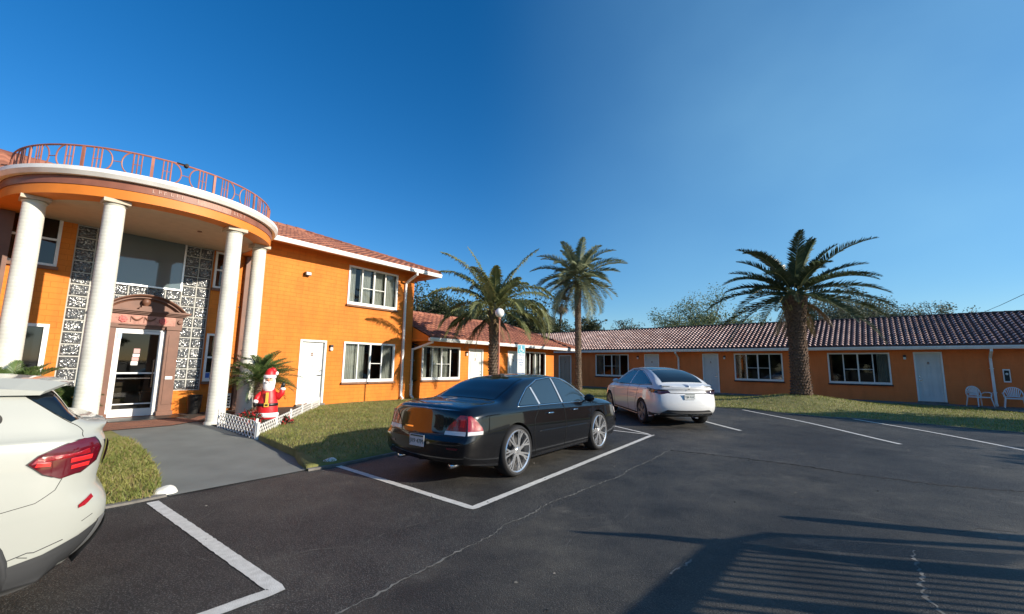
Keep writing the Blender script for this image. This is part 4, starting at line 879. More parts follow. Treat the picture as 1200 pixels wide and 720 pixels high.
def bush(loc,R,label,seed,n=700,fl=0):
    rnd=random.Random(seed); mb=MB()
    for k in range(n):
        d=Vector((rnd.gauss(0,1),rnd.gauss(0,1),abs(rnd.gauss(0,1)))).normalized()*R*rnd.uniform(.3,1); a=Vector((rnd.gauss(0,1),rnd.gauss(0,1),rnd.gauss(0,1))).normalized(); b=a.cross(d).normalized(); s=.05*rnd.uniform(.6,1.3); p=d
        mb.add([p-a*s,p+b*s*.5,p+a*s,p-b*s*.5],[(0,1,2,3)],1 if (fl and rnd.random()<fl) else 0)
    for k in range(7):
        az=rnd.uniform(0,6.28); mb.tube([(0,0,-.03),(cos(az)*R*.5,sin(az)*R*.5,R*.7)],[.012,.005],5,2)
    return tag(mb.build('bush',['leaf_dark','poinsettia','bark'],loc=loc),label,'bush')
bush(tuple(W(-3.75,3.35,0)),.34,'leafy bush with dark red flowers left of the inflatable figure',8,900,.35)
bush(tuple(W(-4.1,2.6,0)),.26,'small dark bush by the lattice fence near the third column',9,500,.05)
bush(tuple(W(-3.2,4.1,-.02)),.2,'low red-leaved bush behind the corner post of the lattice fence',10,450,.5)
tag(sheet('flower_bed',bed,lambda x,y:zlawn(x,y)+.012,'soil',.4),kind='structure')
# lattice garden fences
M['lattice']=mat('white_lattice_plastic',(.80,.79,.75),.5)
def lattice(p,q,h,label):
    p,q=Vector(p),Vector(q); L=(q-p).length; r=empty('garden_fence',p,atan2((q-p).y,(q-p).x),label,'fence','lattice fences round the flower bed')
    dz=q.z-p.z; zb=lambda x: dz*x/L; mb=MB(); sp=.155; w=.013; t=.004
    def clipseg(x0,z0,sgn):
        # diagonal through (x0,z0=0)
        xa,xb=x0,x0+sgn*h
        lo,hi=min(xa,xb),max(xa,xb); lo=max(lo,0); hi=min(hi,L)
        if hi-lo<.02: return
        f=lambda x:(x-x0)*sgn
        y=t*sgn*1.2
        vs=[]
        for x in (lo,hi):
            z=f(x)+zb(x); 
            for a,b in ((-w,w),(w,-w)):
                vs.append((x+a*.7*1,y,z+b*.7*sgn*1))
        (x1,z1),(x2,z2)=(lo,f(lo)+zb(lo)),(hi,f(hi)+zb(hi)); d=Vector((x2-x1,0,z2-z1)).normalized(); nn=Vector((-d.z,0,d.x))*w
        A=[Vector((x1,0,z1))-nn,Vector((x2,0,z2))-nn,Vector((x2,0,z2))+nn,Vector((x1,0,z1))+nn]
        mb.add([(v.x,y-t,v.z) for v in A]+[(v.x,y+t,v.z) for v in A],[(0,1,2,3),(7,6,5,4),(0,4,5,1),(1,5,6,2),(2,6,7,3),(3,7,4,0)])
    k=-h
    while k<L: clipseg(k,0,1); clipseg(k+h,0,-1); k+=sp
    mb.build('lattice','lattice',r)
    n=max(1,int(L/1.1))
    for i in range(n+1):
        x=L*i/n; MB().box(x-.018,x+.018,-.02,.02,zb(x)-.1,zb(x)+h+.06).build('post','lattice',r)
    return r
lattice(W(-4.45,3.5,-.05),W(-4.42,5.45,-.10),.38,'white lattice fence run along the grey walkway, in shade')
lattice(W(-4.40,5.5,-.09),W(-.40,.52,-.05),.30,'white lattice fence run between the flower bed and the lawn, in sun')
# painted stones at the kerb ends
def stone(x,y,label,sx=.15,seed=1):
    rnd=random.Random(seed); mb=MB(); pr=[(0,-.03)]+[(sx*cos(a)*1.0,sx*.72*sin(a)) for a in [i*pi/2/7 for i in range(8)]]; mb.lathe([(sx*1.02,-.06)]+pr[1:],16)
    mb.v=[(v[0]*(1+.08*sin(3*v[1]*20)),v[1]*.8,v[2]*(1+.1*sin(v[0]*25))) for v in mb.v]
    o=mb.build('painted_stone','stone',smooth=True,loc=(x,y,zg(x,y)),rz=.6); return tag(o,label,'stone')
M['stone']=mat('chipped_white_painted_stone',(.70,.69,.62),.7,var=.2,vscale=9,bump=.8,bscale=12)
stone(-4.30,5.58,'white painted stone at the end of the grass patch by the white bay line',.135,1)
stone(-2.95,7.25,'white painted stone in shade at the kerb behind the black sedan',.145,2)
# doormat and bin
tag(MB().box(-5.95,-4.35,-1.15,-.36,.008,.022).build('doormat','black',loc=A0,rz=ARZ,bevel=.004),'black doormat in front of the glass entrance door','doormat')
b=MB(); b.lathe([(.0,0),(.15,0),(.18,.5),(.185,.52),(.165,.52),(.14,.06),(0,.05)],20); tag(b.build('waste_bin','black',smooth=True,sharp=40,loc=W(-4.02,.32,.008)),'dark round waste bin between the glass blocks and the third column','bin')
# ---------------------------------------------------------------- street lamp with globe
lx,ly=-.44,15.05; lp=empty('globe_lamp',(lx,ly,zlawn(lx,ly)),0,'slim pinkish lamp post with a white globe in front of the arching palm','street lamp')
m=MB(); m.lathe([(.10,-.05),(.10,.02),(.06,.05),(.045,.3),(.032,.34),(.028,3.12),(.05,3.14),(.05,3.17),(.028,3.19)],14); m.build('post','pink_metal',lp,smooth=True,sharp=40)
m=MB(); m.lathe([(0.001,3.17)]+[(.165*sin(a),3.36-.165*cos(a)) for a in [pi*i/16 for i in range(1,16)]]+[(0.001,3.505)],22); m.build('globe',mat('white_globe_glass',(.82,.82,.80),.25),lp,smooth=True)
# ---------------------------------------------------------------- accessible parking sign
def at_px(px,depth,z): return ((px-600)/498.56*depth,depth,z)
sx,sy,_z=at_px(611.5,15.6,0); sgn=empty('parking_sign',(sx,sy,zlawn(sx,sy)),radians(20),'narrow blue and white accessible parking sign on a post behind the black sedan','sign')
MB().tube([(0,.02,-.1),(0,.02,2.2)],.024,8).build('post','alu',sgn)
M['teal']=mat('accessible_sign_blue_green',(.10,.42,.52),.5); M['sblue']=mat('sign_blue_paint',(.03,.16,.50),.5)
pn=MB().box(-.15,.15,-.012,-.004,1.26,2.28); pno=pn.build('sign_panel','white',sgn,bevel=.003)
MB().box(-.135,.135,-.0155,-.0125,1.96,2.26).build('symbol_field','teal',pno)
wc=MB(); wc.lathe([(0,-.003),(.024,-.003),(.024,0)],10,(0,-.016,2.215),'y'); wc.add([(-.018,-.019,2.19),(.018,-.019,2.19),(.018,-.019,2.09),(.08,-.019,2.09),(.1,-.019,2.02),(.075,-.019,2.01),(.058,-.019,2.065),(-.018,-.019,2.065)],[tuple(range(8))])
wc.lathe([(.062,-.0),(.062,-.003),(.078,-.003),(.078,0)],20,(-.005,-.016,2.055),'y'); wc.build('wheelchair_symbol','white',pno)
yy=1.90
for i,wrd in enumerate(('PARKING','BY','DISABLED','PERMIT','ONLY')): txt(wrd,.062 if i!=1 else .045,'lettering','sblue',pno,(0,-.0135,yy-i*.09),(pi/2,0,0),.001)
MB().box(-.15,.15,-.012,-.004,1.10,1.24).build('sign_panel','sblue',sgn); txt('$250 FINE',.05,'lettering','white',sgn,(0,-.0135,1.17),(pi/2,0,0),.001)
# ---------------------------------------------------------------- inflatable figure
def inflatable(loc,rz):
    r=empty('inflatable_figure',loc,rz,'inflatable figure in red suit and cap, white beard, arm raised, behind lattice fence','inflatable')
    red=mat('red_inflatable_nylon',(.62,.015,.02),.45,bump=.25,bscale=9); wh=mat('white_inflatable_nylon',(.80,.78,.78),.5,bump=.25,bscale=9); sk=mat('skin_tone_nylon',(.72,.38,.24),.5); ye=mat('yellow_nylon',(.75,.45,.06),.5)
    b=MB(); pr=[(.0,-.02),(.26,0),(.33,.06),(.34,.2),(.32,.42),(.27,.62),(.21,.78),(.16,.88),(.10,.95),(0,.97)]
    def ell(mbx,c,rx,ry,rz_,n=16,k=10,mi=0):
        vs=[];fs=[]
        for i in range(k+1):
            p=pi*i/k
            for j in range(n): t=2*pi*j/n; vs.append((c[0]+rx*sin(p)*cos(t),c[1]+ry*sin(p)*sin(t),c[2]-rz_*cos(p)))
        for i in range(k):
            for j in range(n): fs.append((i*n+j,i*n+(j+1)%n,(i+1)*n+(j+1)%n,(i+1)*n+j))
        mbx.add(vs,fs,mi)
    b.lathe(pr,28); b.v=[(x,y*.82,z) for x,y,z in b.v]
    b.tube([(.20,0,.66),(.33,-.03,.60),(.43,-.05,.70),(.44,-.06,.80)],[.085,.10,.09,.075],12)
    b.tube([(-.20,0,.68),(-.33,-.06,.56),(-.34,-.16,.48)],[.085,.10,.08],12)
    bo=b.build('suit',red,r,smooth=True)
    t=MB(); t.lathe([(.335,.07),(.375,.10),(.38,.155),(.345,.19)],28); t.v=[(x,y*.82,z) for x,y,z in t.v]
    t.build('white_trim',wh,r,smooth=True)
    for cc,rr in (((.445,-.06,.80),(.09,.09,.05)),((-.345,-.17,.485),(.085,.085,.06))):
        t=MB(); ell(t,cc,*rr); t.build('cuff',wh,r,smooth=True)
    m=MB(); ell(m,(.45,-.065,.90),.062,.055,.085); ell(m,(.395,-.08,.87),.03,.03,.045); m.build('mitten','black',r,smooth=True)
    m=MB(); ell(m,(-.35,-.2,.42),.06,.055,.08); m.build('mitten','black',r,smooth=True)
    be=MB(); be.lathe([(.325,.36),(.338,.365),(.33,.435),(.318,.44)],28); be.v=[(x,y*.82,z) for x,y,z in be.v]; beo=be.build('belt','black',r,smooth=True)
    bk=MB(); bk.box(-.075,.075,-.30,-.27,.345,.45); bk.box(-.045,.045,-.29,-.245,.45,.72); bk.build('buckle',ye,beo,bevel=.01); MB().box(-.045,.045,-.304,-.3005,.375,.42).build('buckle_centre','black',beo)
    h=MB(); ell(h,(0,-.02,1.02),.175,.165,.19); ho=h.build('head',sk,r,smooth=True)
    bd=MB(); ell(bd,(0,-.085,.86),.185,.13,.17); ell(bd,(-.13,-.06,.98),.07,.09,.13); ell(bd,(.13,-.06,.98),.07,.09,.13); ell(bd,(-.05,-.185,.985),.065,.04,.03); ell(bd,(.05,-.185,.985),.065,.04,.03); bd.build('beard',wh,r,smooth=True)
    ns=MB(); ell(ns,(0,-.205,1.035),.035,.035,.035); ns.build('nose',mat('pink_nose',(.75,.25,.15),.5),ho,smooth=True)
    e=MB(); ell(e,(-.06,-.178,1.085),.02,.012,.024); ell(e,(.06,-.178,1.085),.02,.012,.024); e.build('eyes','black',ho,smooth=True)
    c=MB(); c.lathe([(.17,1.12),(.165,1.2),(.14,1.27),(.09,1.33),(.03,1.355),(0,1.36)],22); c.tube([(.03,0,1.31),(.12,-.01,1.30),(.19,-.01,1.24)],[.08,.06,.035],10); co=c.build('cap',red,r,smooth=True)
    cb_=MB(); cb_.lathe([(.16,1.08),(.20,1.09),(.208,1.13),(.19,1.17),(.16,1.175)],22); ell(cb_,(.21,-.01,1.215),.055,.055,.055); cb_.build('cap_trim',wh,co,smooth=True)
    return r
cp=Vector((0,0,0)); fl_=W(-3.12,2.85,-.02); inflatable(fl_, atan2(-fl_.x*0+ -fl_.y,-fl_.x)+pi/2-.12).scale=(.76,.80,1.0)
# ---------------------------------------------------------------- garden chairs
def chair(loc,rz,label):
    r=empty('garden_chair',loc,rz,label,'chair','white plastic chairs by the wall'); w=M['plastic_white']
    s=MB()
    for i in range(7): s.box(-.23+i*.066,-.23+i*.066+.052,-.23,.20,.40,.415)
    s.box(-.25,.25,-.25,-.22,.375,.42); s.box(-.25,.25,.19,.22,.38,.42); s.box(-.262,-.235,-.25,.22,.37,.42); s.box(.235,.262,-.25,.22,.37,.42); s.build('seat',w,r,bevel=.006)
    b=MB(); pts=[]
    for i in range(13):
        t=pi*i/12; pts.append((-.28*cos(t),.27+.05*sin(t),.50+.36*sin(t)**.8))
    b.tube(pts,.02,6); b.tube([(-.24,.23,.46),(0,.25,.47),(.24,.23,.46)],.016,6)
    for i in range(9):
        u=-.2+.4*i/8; top=.50+.36*(max(0,1-(u*1.15/.28)**2))**.45; b.add([(u*.75-.014,.235,.46),(u*.75+.014,.235,.46),(u*1.15+.017,.30,top),(u*1.15-.017,.30,top),(u*.75-.014,.245,.46),(u*.75+.014,.245,.46),(u*1.15+.017,.31,top),(u*1.15-.017,.31,top)],[(0,1,2,3),(7,6,5,4),(0,3,7,4),(1,5,6,2)])
    b.build('backrest',w,r)
    for sx_ in (-1,1):
        a=MB(); a.tube([(sx_*.28,.27,.52),(sx_*.31,.12,.60),(sx_*.31,-.12,.61),(sx_*.29,-.25,.58)],[.02,.026,.028,.02],6); a.build('armrest',w,r)
        for sy_ in (-1,1):
            l=MB(); zt=.58 if sy_<0 else .52; x1=sx_*(.29 if sy_<0 else .28); y1=sy_*.25; l.tube([(x1,y1,zt),(sx_*.25,y1,.40),(sx_*.30,y1+sy_*.05,0)],[.02,.026,.018],6); l.build('leg',w,r)
    return r
M['plastic_white']=mat('white_plastic',(.74,.70,.68),.4)
def zr(x,y): return max(zlawn(x,y),-.03)+.005
for (s,v,a,lb) in ((2.05,.75,.55,'white slatted plastic chair turned towards the downpipe'),(3.05,.85,-.1,'white slatted plastic chair facing the lot under the meter box')):
    p=G(s,v); chair((p.x,p.y,.022 if v<1.35 else zr(p.x,p.y)),BRZ+a,lb)
p=W(16.3,1.0); bush((p.x,p.y,-.02),.45,'pale leafy bush at the dark corner beyond the low sunlit wing',12,500)
# ---------------------------------------------------------------- slatted pergola to the right of the camera (its shadow lies across the foreground)
S2=Vector((sin(radians(SUN_AZ)),cos(radians(SUN_AZ)),0)); te=tan(radians(SUN_EL)); HP=1.5
PO=Vector((8.2,1.6,-.15))
def pg(x,y,z=HP): return (x+S2.x*z/te-PO.x,y+S2.y*z/te-PO.y)
pr_=empty('slatted_pergola',PO,0,'dark slatted pergola with tapered beam ends standing right of the camera','pergola')
def beam(name,pts,ws,th=.05,z=HP,m='black'):
    """horizontal member given by centre line points and widths"""
    mb=MB(); P=[Vector(pg(p[0],p[1],z-th/2)) for p in pts]; vs=[]; n=len(P)
    for i,p in enumerate(P):
        d=(P[min(i+1,n-1)]-P[max(i-1,0)]).normalized(); q=Vector((-d.y,d.x))*ws[i]/2
        for c,zz in ((p+q,z),(p-q,z),(p-q,z-th),(p+q,z-th)): vs.append((c.x,c.y,zz))
    fs=[(i*4+j,i*4+(j+1)%4,(i+1)*4+(j+1)%4,(i+1)*4+j) for i in range(n-1) for j in range(4)]+[(0,3,2,1),((n-1)*4,(n-1)*4+1,(n-1)*4+2,(n-1)*4+3)]
    mb.add(vs,fs); return mb.build(name,m,pr_)
wx,wy=.984,-.178
beam('edge_beam',[(2.12,4.36),(.98,3.10),(-1.0,.93)],[.20,.24,.26])
beam('wide_beam',[(.65,4.54),(1.4,4.46),(2.07,4.30),(2.98,4.00),(4.25,3.77),(8.2,3.05)],[.012,.10,.15,.17,.20,.22],z=HP+.052)
beam('slim_beam',[(2.05,4.34),(2.66,4.56),(4.85,4.30),(8.2,3.75)],[.07,.07,.09,.12],z=HP+.11,th=.04)
beam('round_ended_beam',[(3.10,5.06),(3.18,5.04),(3.5,4.97),(5.05,4.56),(8.4,3.95)],[.02,.10,.15,.21,.24],z=HP+.01)
beam('cross_beam',[(1.33,3.44),(2.14,3.20),(7.6,2.2)],[.10,.11,.12],z=HP+.054)
mb=MB()
def slat(x,y,L,w):
    a=Vector(pg(x,y,HP-.06)); b=a+Vector((wx,wy))*L; q=Vector((-wy,wx))*w/2
    vs=[(c.x,c.y,zz) for zz in (HP-.053,HP-.075) for c in (a+q,b+q,b-q,a-q)]; mb.add(vs,[(0,3,2,1),(4,5,6,7),(0,1,5,4),(1,2,6,5),(2,3,7,6),(3,0,4,7)])
for i in range(26): slat(1.95-.0825*i,4.17-.0905*i,6.6,.030)
mb.build('slats','black',pr_)
mb=MB()
for i in range(7): t=(i+.8)/8; slat(2.07+.6*t,4.32+.24*t,2.2,.016)
mb.build('thin_slats','black',pr_)
for x,y in ((8.0,3.1),(7.6,2.2),(8.2,3.97),(6.5,.4)):
    a=pg(x,y); MB().box(a[0]-.07,a[0]+.07,a[1]-.07,a[1]+.07,-.05,HP).build('post','black',pr_)
beam('back_beam',[(8.3,4.0),(6.3,.2)],[.12,.12],z=HP-.08)
# ---------------------------------------------------------------- unseen trees behind the camera, added to darken reflections
def reflection_wood():
    rnd=random.Random(77); mb=MB()
    for k in range(60):
        a=radians(rnd.uniform(112,262)); d=rnd.uniform(34,52); cx,cy=sin(a)*d,cos(a)*d; R=rnd.uniform(2,3); H=rnd.uniform(2.5,5)
        mb.tube([(cx,cy,-.6),(cx,cy,H)],.25,5,1)
        for j in range(120):
            g=Vector((rnd.gauss(0,1),rnd.gauss(0,1),rnd.gauss(0,.8))).normalized()*R*rnd.uniform(.5,1); p=Vector((cx,cy,H*.6+1))+g; u=Vector((rnd.gauss(0,1),rnd.gauss(0,1),rnd.gauss(0,1))).normalized(); v=u.cross(g).normalized(); s=rnd.uniform(.6,1.3)
            if p.z<0: continue
            mb.add([p-u*s,p+v*s*.6,p+u*s,p-v*s*.6],[(0,1,2,3)],0)
    tag(mb.build('reflection_tree_belt',['leaf_dark','bark']),'unseen belt of dark trees added behind the camera for reflections','trees',kind='stuff')
reflection_wood()
# ---------------------------------------------------------------- cars
def interp(tab,x):
    """smooth (monotone cubic) table lookup"""
    n=len(tab)
    if x<=tab[0][0]: return tab[0][1]
    if x>=tab[-1][0]: return tab[-1][1]
    i=0
    while x>tab[i+1][0]: i+=1
    h=tab[i+1][0]-tab[i][0]; d=(tab[i+1][1]-tab[i][1])/h
    def slope(k):
        if k==0 or k==n-1: j=0 if k==0 else n-2; return (tab[j+1][1]-tab[j][1])/(tab[j+1][0]-tab[j][0])
        a=(tab[k][1]-tab[k-1][1])/(tab[k][0]-tab[k-1][0]); b=(tab[k+1][1]-tab[k][1])/(tab[k+1][0]-tab[k][0])
        return 0 if a*b<=0 else 2*a*b/(a+b)
    m0,m1=slope(i),slope(i+1); t=(x-tab[i][0])/h
    return (2*t**3-3*t*t+1)*tab[i][1]+(t**3-2*t*t+t)*h*m0+(-2*t**3+3*t*t)*tab[i+1][1]+(t**3-t*t)*h*m1
def crom(P,sub=4):
    out=[]; n=len(P)
    for i in range(n-1):
        p0=P[max(0,i-1)]; p1=P[i]; p2=P[i+1]; p3=P[min(n-1,i+2)]
        for k in range(sub):
            t=k/sub; out.append(tuple(.5*((2*b)+(-a+c)*t+(2*a-5*b+4*c-d)*t*t+(-a+3*b-3*c+d)*t**3) for a,b,c,d in zip(p0,p1,p2,p3)))
    out.append(P[-1]); return out
class Car:
    def __init__(s, name, loc, rz, label, spec, pitch=0):
        s.S=spec; s.L=spec['L']; s.root=empty(name,loc,rz,label,'car'); s.root.rotation_euler=(0,pitch,rz); s.cache={}
    def ring(s,x):
        k=round(x,4)
        if k in s.cache: return s.cache[k]
        S=s.S; w=interp(S['hw'],x); zb=interp(S['bot'],x); be=interp(S['belt'],x); tp_=max(interp(S['top'],x),be+.02); gh=tp_-be; q=sstep((gh-.03)/.22); tum=S.get('tum',.42)
        cr=S.get('crease',.0)
        y8=w-.07-tum*gh-.09*(1-q)
        P=[(0,zb),(w-.14,zb),(w-.045,zb+.05),(w-.012,zb+.20),(w,zb+(be-zb)*.52),(w-.012-cr,be-.14),(w-.035,be-.04),(w-.065,be),(w-.075-.5*(tum*gh)-.03*(1-q),be+.5*gh),(y8,tp_-.055*q-.008),(y8*.82,tp_-.02*q-.004),(y8*.45,tp_-.003),(0,tp_)]
        r=crom(P,4); s.cache[k]=r; return r
    def off(s,x,z):
        S=s.S; a=1-sstep(x/S.get('tl',.45)); b=1-sstep((s.L-x)/S.get('nl',.45))
        return a*interp(S['tail'],z)-b*interp(S['nose'],z)
    def sidey(s,x,z):
        r=s.ring(x); best=None
        for i in range(6,len(r)-1):
            (y0,z0),(y1,z1)=r[i],r[i+1]
            if z0<=z<=z1 or (z1<=z<=z0): return y0+(y1-y0)*(0 if z1==z0 else (z-z0)/(z1-z0))
        return r[0][0] if z<r[6][1] else r[-1][0]
    def topz(s,x,y):
        r=s.ring(x); y=abs(y)
        for i in range(len(r)-1,20,-1):
            (y0,z0),(y1,z1)=r[i-1],r[i]
            if y1<=y<=y0: return z1+(z0-z1)*((y-y1)/(y0-y1) if y0!=y1 else 0)
        return r[30][1]
    def P(s,x,y,z): return (x+s.off(x,z),y,z)
    def rearx(s,y,z):
        yr=max(.05,s.sidey(0,z)); return interp(s.S['tail'],z)-s.S['bulge']*(1-min(1,(abs(y)/yr))**2.2)
    def nosex(s,y,z):
        yr=max(.05,s.sidey(s.L,z)); return s.L-interp(s.S['nose'],z)+s.S['bulge']*(1-min(1,(abs(y)/yr))**2.2)
    def body(s, paint, wells=True):
        L=s.L; xs=[0,.012,.03,.06,.10,.15]; x=.2
        while x<L-.2: xs.append(x); x+=.05
        xs+=[L-.2,L-.15,L-.10,L-.06,L-.03,L-.012,L]; mb=MB(); vs=[]; m=None
        for x in xs:
            r=s.ring(x); full=[(y,z) for y,z in r]+[(-y,z) for y,z in r[-2:0:-1]]; m=len(full)
            for y,z in full: vs.append(s.P(x,y,z))
        fs=[(i*m+j,(i+1)*m+j,(i+1)*m+(j+1)%m,i*m+(j+1)%m) for i in range(len(xs)-1) for j in range(m)]
        # end caps: strips between the two sides
        for end,base in ((0,0),(1,(len(xs)-1)*m)):
            r=s.ring(xs[0 if end==0 else -1]); h=len(r); K=10; grid=[]
            for i in range(1,h-1):
                row=[]; y,z=r[i]
                for k in range(K+1):
                    if k==0: row.append(base+i)
                    elif k==K: row.append(base+m-i)
                    else:
                        yy=y*(1-2*k/K); X=s.rearx(yy,z) if end==0 else s.nosex(yy,z); row.append(len(vs)); vs.append((X,yy,z))
                grid.append(row)
            for a,b in zip(grid[:-1],grid[1:]):
                for k in range(K):
                    f=(a[k],a[k+1],b[k+1],b[k]); fs.append(f if end else f[::-1])
            bot=[base+1,base+0,base+m-1]; f=tuple(grid[0])+(base+0,); fs.append(f if not end else f[::-1]); f=tuple(grid[-1])+(base+h-1,); fs.append(f[::-1] if not end else f)
        mb.add(vs,fs); o=mb.build('body',[paint,'black'],s.root,smooth=True)
        bm=bmesh.new(); bm.from_mesh(o.data); bmesh.ops.remove_doubles(bm,verts=bm.verts,dist=.0004); bmesh.ops.recalc_face_normals(bm,faces=bm.faces); bm.to_mesh(o.data); bm.free()
        lw=s.S.get('low',0)
        for p in o.data.polygons: p.use_smooth=True; p.material_index=1 if p.center.z<lw or p.normal.z<-.8 else 0
        if wells:
            cut=MB()
            for xw in s.S['axles']:
                for sg in (1,-1):
                    R_=s.S['arch']; n=40; y0,y1=(.48,1.2) if sg>0 else (-1.2,-.48); z0=s.S['wr']
                    vs=[(xw+R_*cos(2*pi*i/n),y,z0+R_*sin(2*pi*i/n)) for y in (y0,y1) for i in range(n)]
                    cut.add(vs,[tuple(range(n)),tuple(range(n,2*n))[::-1]]+[(i,n+i,n+(i+1)%n,(i+1)%n) for i in range(n)],1)
            co=cut.build('wheel_cutter',[paint,'black'],s.root)
            bm=bmesh.new(); bm.from_mesh(co.data); bmesh.ops.recalc_face_normals(bm,faces=bm.faces); bm.to_mesh(co.data); bm.free()
            for p in co.data.polygons: p.material_index=1
            md=o.modifiers.new('b','BOOLEAN'); md.object=co; md.operation='DIFFERENCE'; md.solver='EXACT'; md.material_mode='INDEX'
            dg=bpy.context.evaluated_depsgraph_get(); me=bpy.data.meshes.new_from_object(o.evaluated_get(dg)); o.modifiers.clear(); o.data=me; me.name='body'
            bpy.data.objects.remove(co)
        o.data.set_sharp_from_angle(angle=radians(38)); s.bodyo=o; return o
    def sidepatch(s,name,poly,m,sides=(1,-1),off=.004,parent=None,n=14,nr=None):
        """poly in (x,z): convex in horizontal rows"""
        zs=sorted({round(p[1],4) for p in poly}); z0,z1=zs[0],zs[-1]; nr=nr or max(3,int((z1-z0)/.035)+1); levels=sorted(set([z0+(z1-z0)*i/nr for i in range(nr+1)]+zs)); outs=[]
        rows=[]
        for z in levels:
            X=[]; zz=min(max(z,z0+1e-5),z1-1e-5)
            for i in range(len(poly)):
                (xa,za),(xb,zb)=poly[i],poly[(i+1)%len(poly)]
                if (za<=zz<zb) or (zb<=zz<za): X.append(xa+(xb-xa)*(zz-za)/(zb-za))
            if len(X)>=2: rows.append((z,min(X),max(X)))
        for sg in sides:
            mb=MB(); vs=[]; 
            for z,a,b in rows:
                for k in range(n+1):
                    x=a+(b-a)*k/n; vs.append(s.P(x,sg*(s.sidey(x,z)+off),z))
            fs=[]
            for i in range(len(rows)-1):
                for k in range(n):
                    q=(i*(n+1)+k,i*(n+1)+k+1,(i+1)*(n+1)+k+1,(i+1)*(n+1)+k); fs.append(q if sg<0 else q[::-1])
            mb.add(vs,fs); outs.append(mb.build(name,m,parent or s.root,smooth=True))
        return outs
    def rearpatch(s,name,poly,m,mirror=True,off=.004,parent=None,n=10):
        zs=[p[1] for p in poly]; z0,z1=min(zs),max(zs); nr=max(3,int((z1-z0)/.03)+1); lv=sorted(set([z0+(z1-z0)*i/nr for i in range(nr+1)]+[round(z,4) for z in zs])); rows=[]
        for z in lv:
            Y=[]; zz=min(max(z,z0+1e-5),z1-1e-5)
            for i in range(len(poly)):
                (xa,za),(xb,zb)=poly[i],poly[(i+1)%len(poly)]
                if (za<=zz<zb) or (zb<=zz<za): Y.append(xa+(xb-xa)*(zz-za)/(zb-za))
            if len(Y)>=2: rows.append((z,min(Y),max(Y)))
        outs=[]
        for sg in ((1,-1) if mirror else (1,)):
            mb=MB(); vs=[]
            for z,a,b in rows:
                for k in range(n+1): y=a+(b-a)*k/n; vs.append((s.rearx(y,z)-off,sg*y,z))
            fs=[]
            for i in range(len(rows)-1):
                for k in range(n):
                    q=(i*(n+1)+k,i*(n+1)+k+1,(i+1)*(n+1)+k+1,(i+1)*(n+1)+k); fs.append(q[::-1] if sg>0 else q)
            mb.add(vs,fs); outs.append(mb.build(name,m,parent or s.root,smooth=True))
        return outs
    def toppatch(s,name,rows,m,off=.006,parent=None,n=18,sub=8):
        """rows: (x, halfwidth) list"""
        R_=[]; 
        for (xa,ya),(xb,yb) in zip(rows[:-1],rows[1:]):
            for k in range(sub): t=k/sub; R_.append((xa+(xb-xa)*t,ya+(yb-ya)*t))
        R_.append(rows[-1]); vs=[]
        for x,h in R_:
            for k in range(n+1):
                y=-h+2*h*k/n; z=s.topz(x,y); vs.append((x+s.off(x,z),y,z+off))
        fs=[(i*(n+1)+k,i*(n+1)+k+1,(i+1)*(n+1)+k+1,(i+1)*(n+1)+k) for i in range(len(R_)-1) for k in range(n)]
        mb=MB().add(vs,[f[::-1] for f in fs]); return mb.build(name,m,parent or s.root,smooth=True)
    def line(s,pts,r,sides=(1,-1),name='trim',m='black',parent=None,off=.002,close=False,sub=6):
        out=[]
        for sg in sides:
            Q=[]; PP=list(pts)+([pts[0]] if close else [])
            for (xa,za),(xb,zb) in zip(PP[:-1],PP[1:]):
                for k in range(sub): t=k/sub; x=xa+(xb-xa)*t; z=za+(zb-za)*t; Q.append(s.P(x,sg*(s.sidey(x,z)+off),z))
            x,z=PP[-1]; Q.append(s.P(x,sg*(s.sidey(x,z)+off),z))
            out.append(MB().tube(Q,r,6).build(name,m,parent or s.root,smooth=True))
        return out
    def wheels(s, R_, width, rimr, style, rimm, y=None):
        for xw in s.S['axles']:
            for sg in (1,-1):
                yo=(y or s.S['track'])*sg
                e=MB(); hw=width/2; t=R_-rimr
                e.lathe([(rimr-.005,-hw*.85),(rimr+t*.35,-hw),(R_-.02,-hw*.92),(R_,-hw*.6),(R_,hw*.6),(R_-.02,hw*.92),(rimr+t*.35,hw),(rimr-.005,hw*.85)],48,(0,0,0),'y')
                w=e.build('wheel',['rubber'],s.root,smooth=True,sharp=50,loc=(xw,yo-sg*hw,R_))
                r=MB(); o_=-1  # outer face towards -y, mirrored for the left side by a half turn
                r.lathe([(rimr-.0,-hw*.86),(rimr-.012,-hw*.97),(rimr-.028,-hw*.86),(rimr-.045,hw*.5)],48,(0,0,0),'y',0)
                style(r,rimr,hw)
                rr=r.build('rim',rimm,w,smooth=True,sharp=35)
                dk=MB(); dk.lathe([(0,.02),(rimr-.045,.02),(rimr-.045,.05),(0,.05)],32,(0,0,0),'y'); dk.build('wheel_well_shadow' if False else 'wheel_shade_disc','black',w)  # black disc standing in for the shade inside the wheel
                ds=MB(); ds.lathe([(0,-.0),(rimr*.62,.0),(rimr*.62,.012),(0,.012)],32,(0,0,0),'y'); ds.build('brake_disc','grey_plastic',w,smooth=True,sharp=40)
                if sg>0: w.rotation_euler=(0,0,pi)
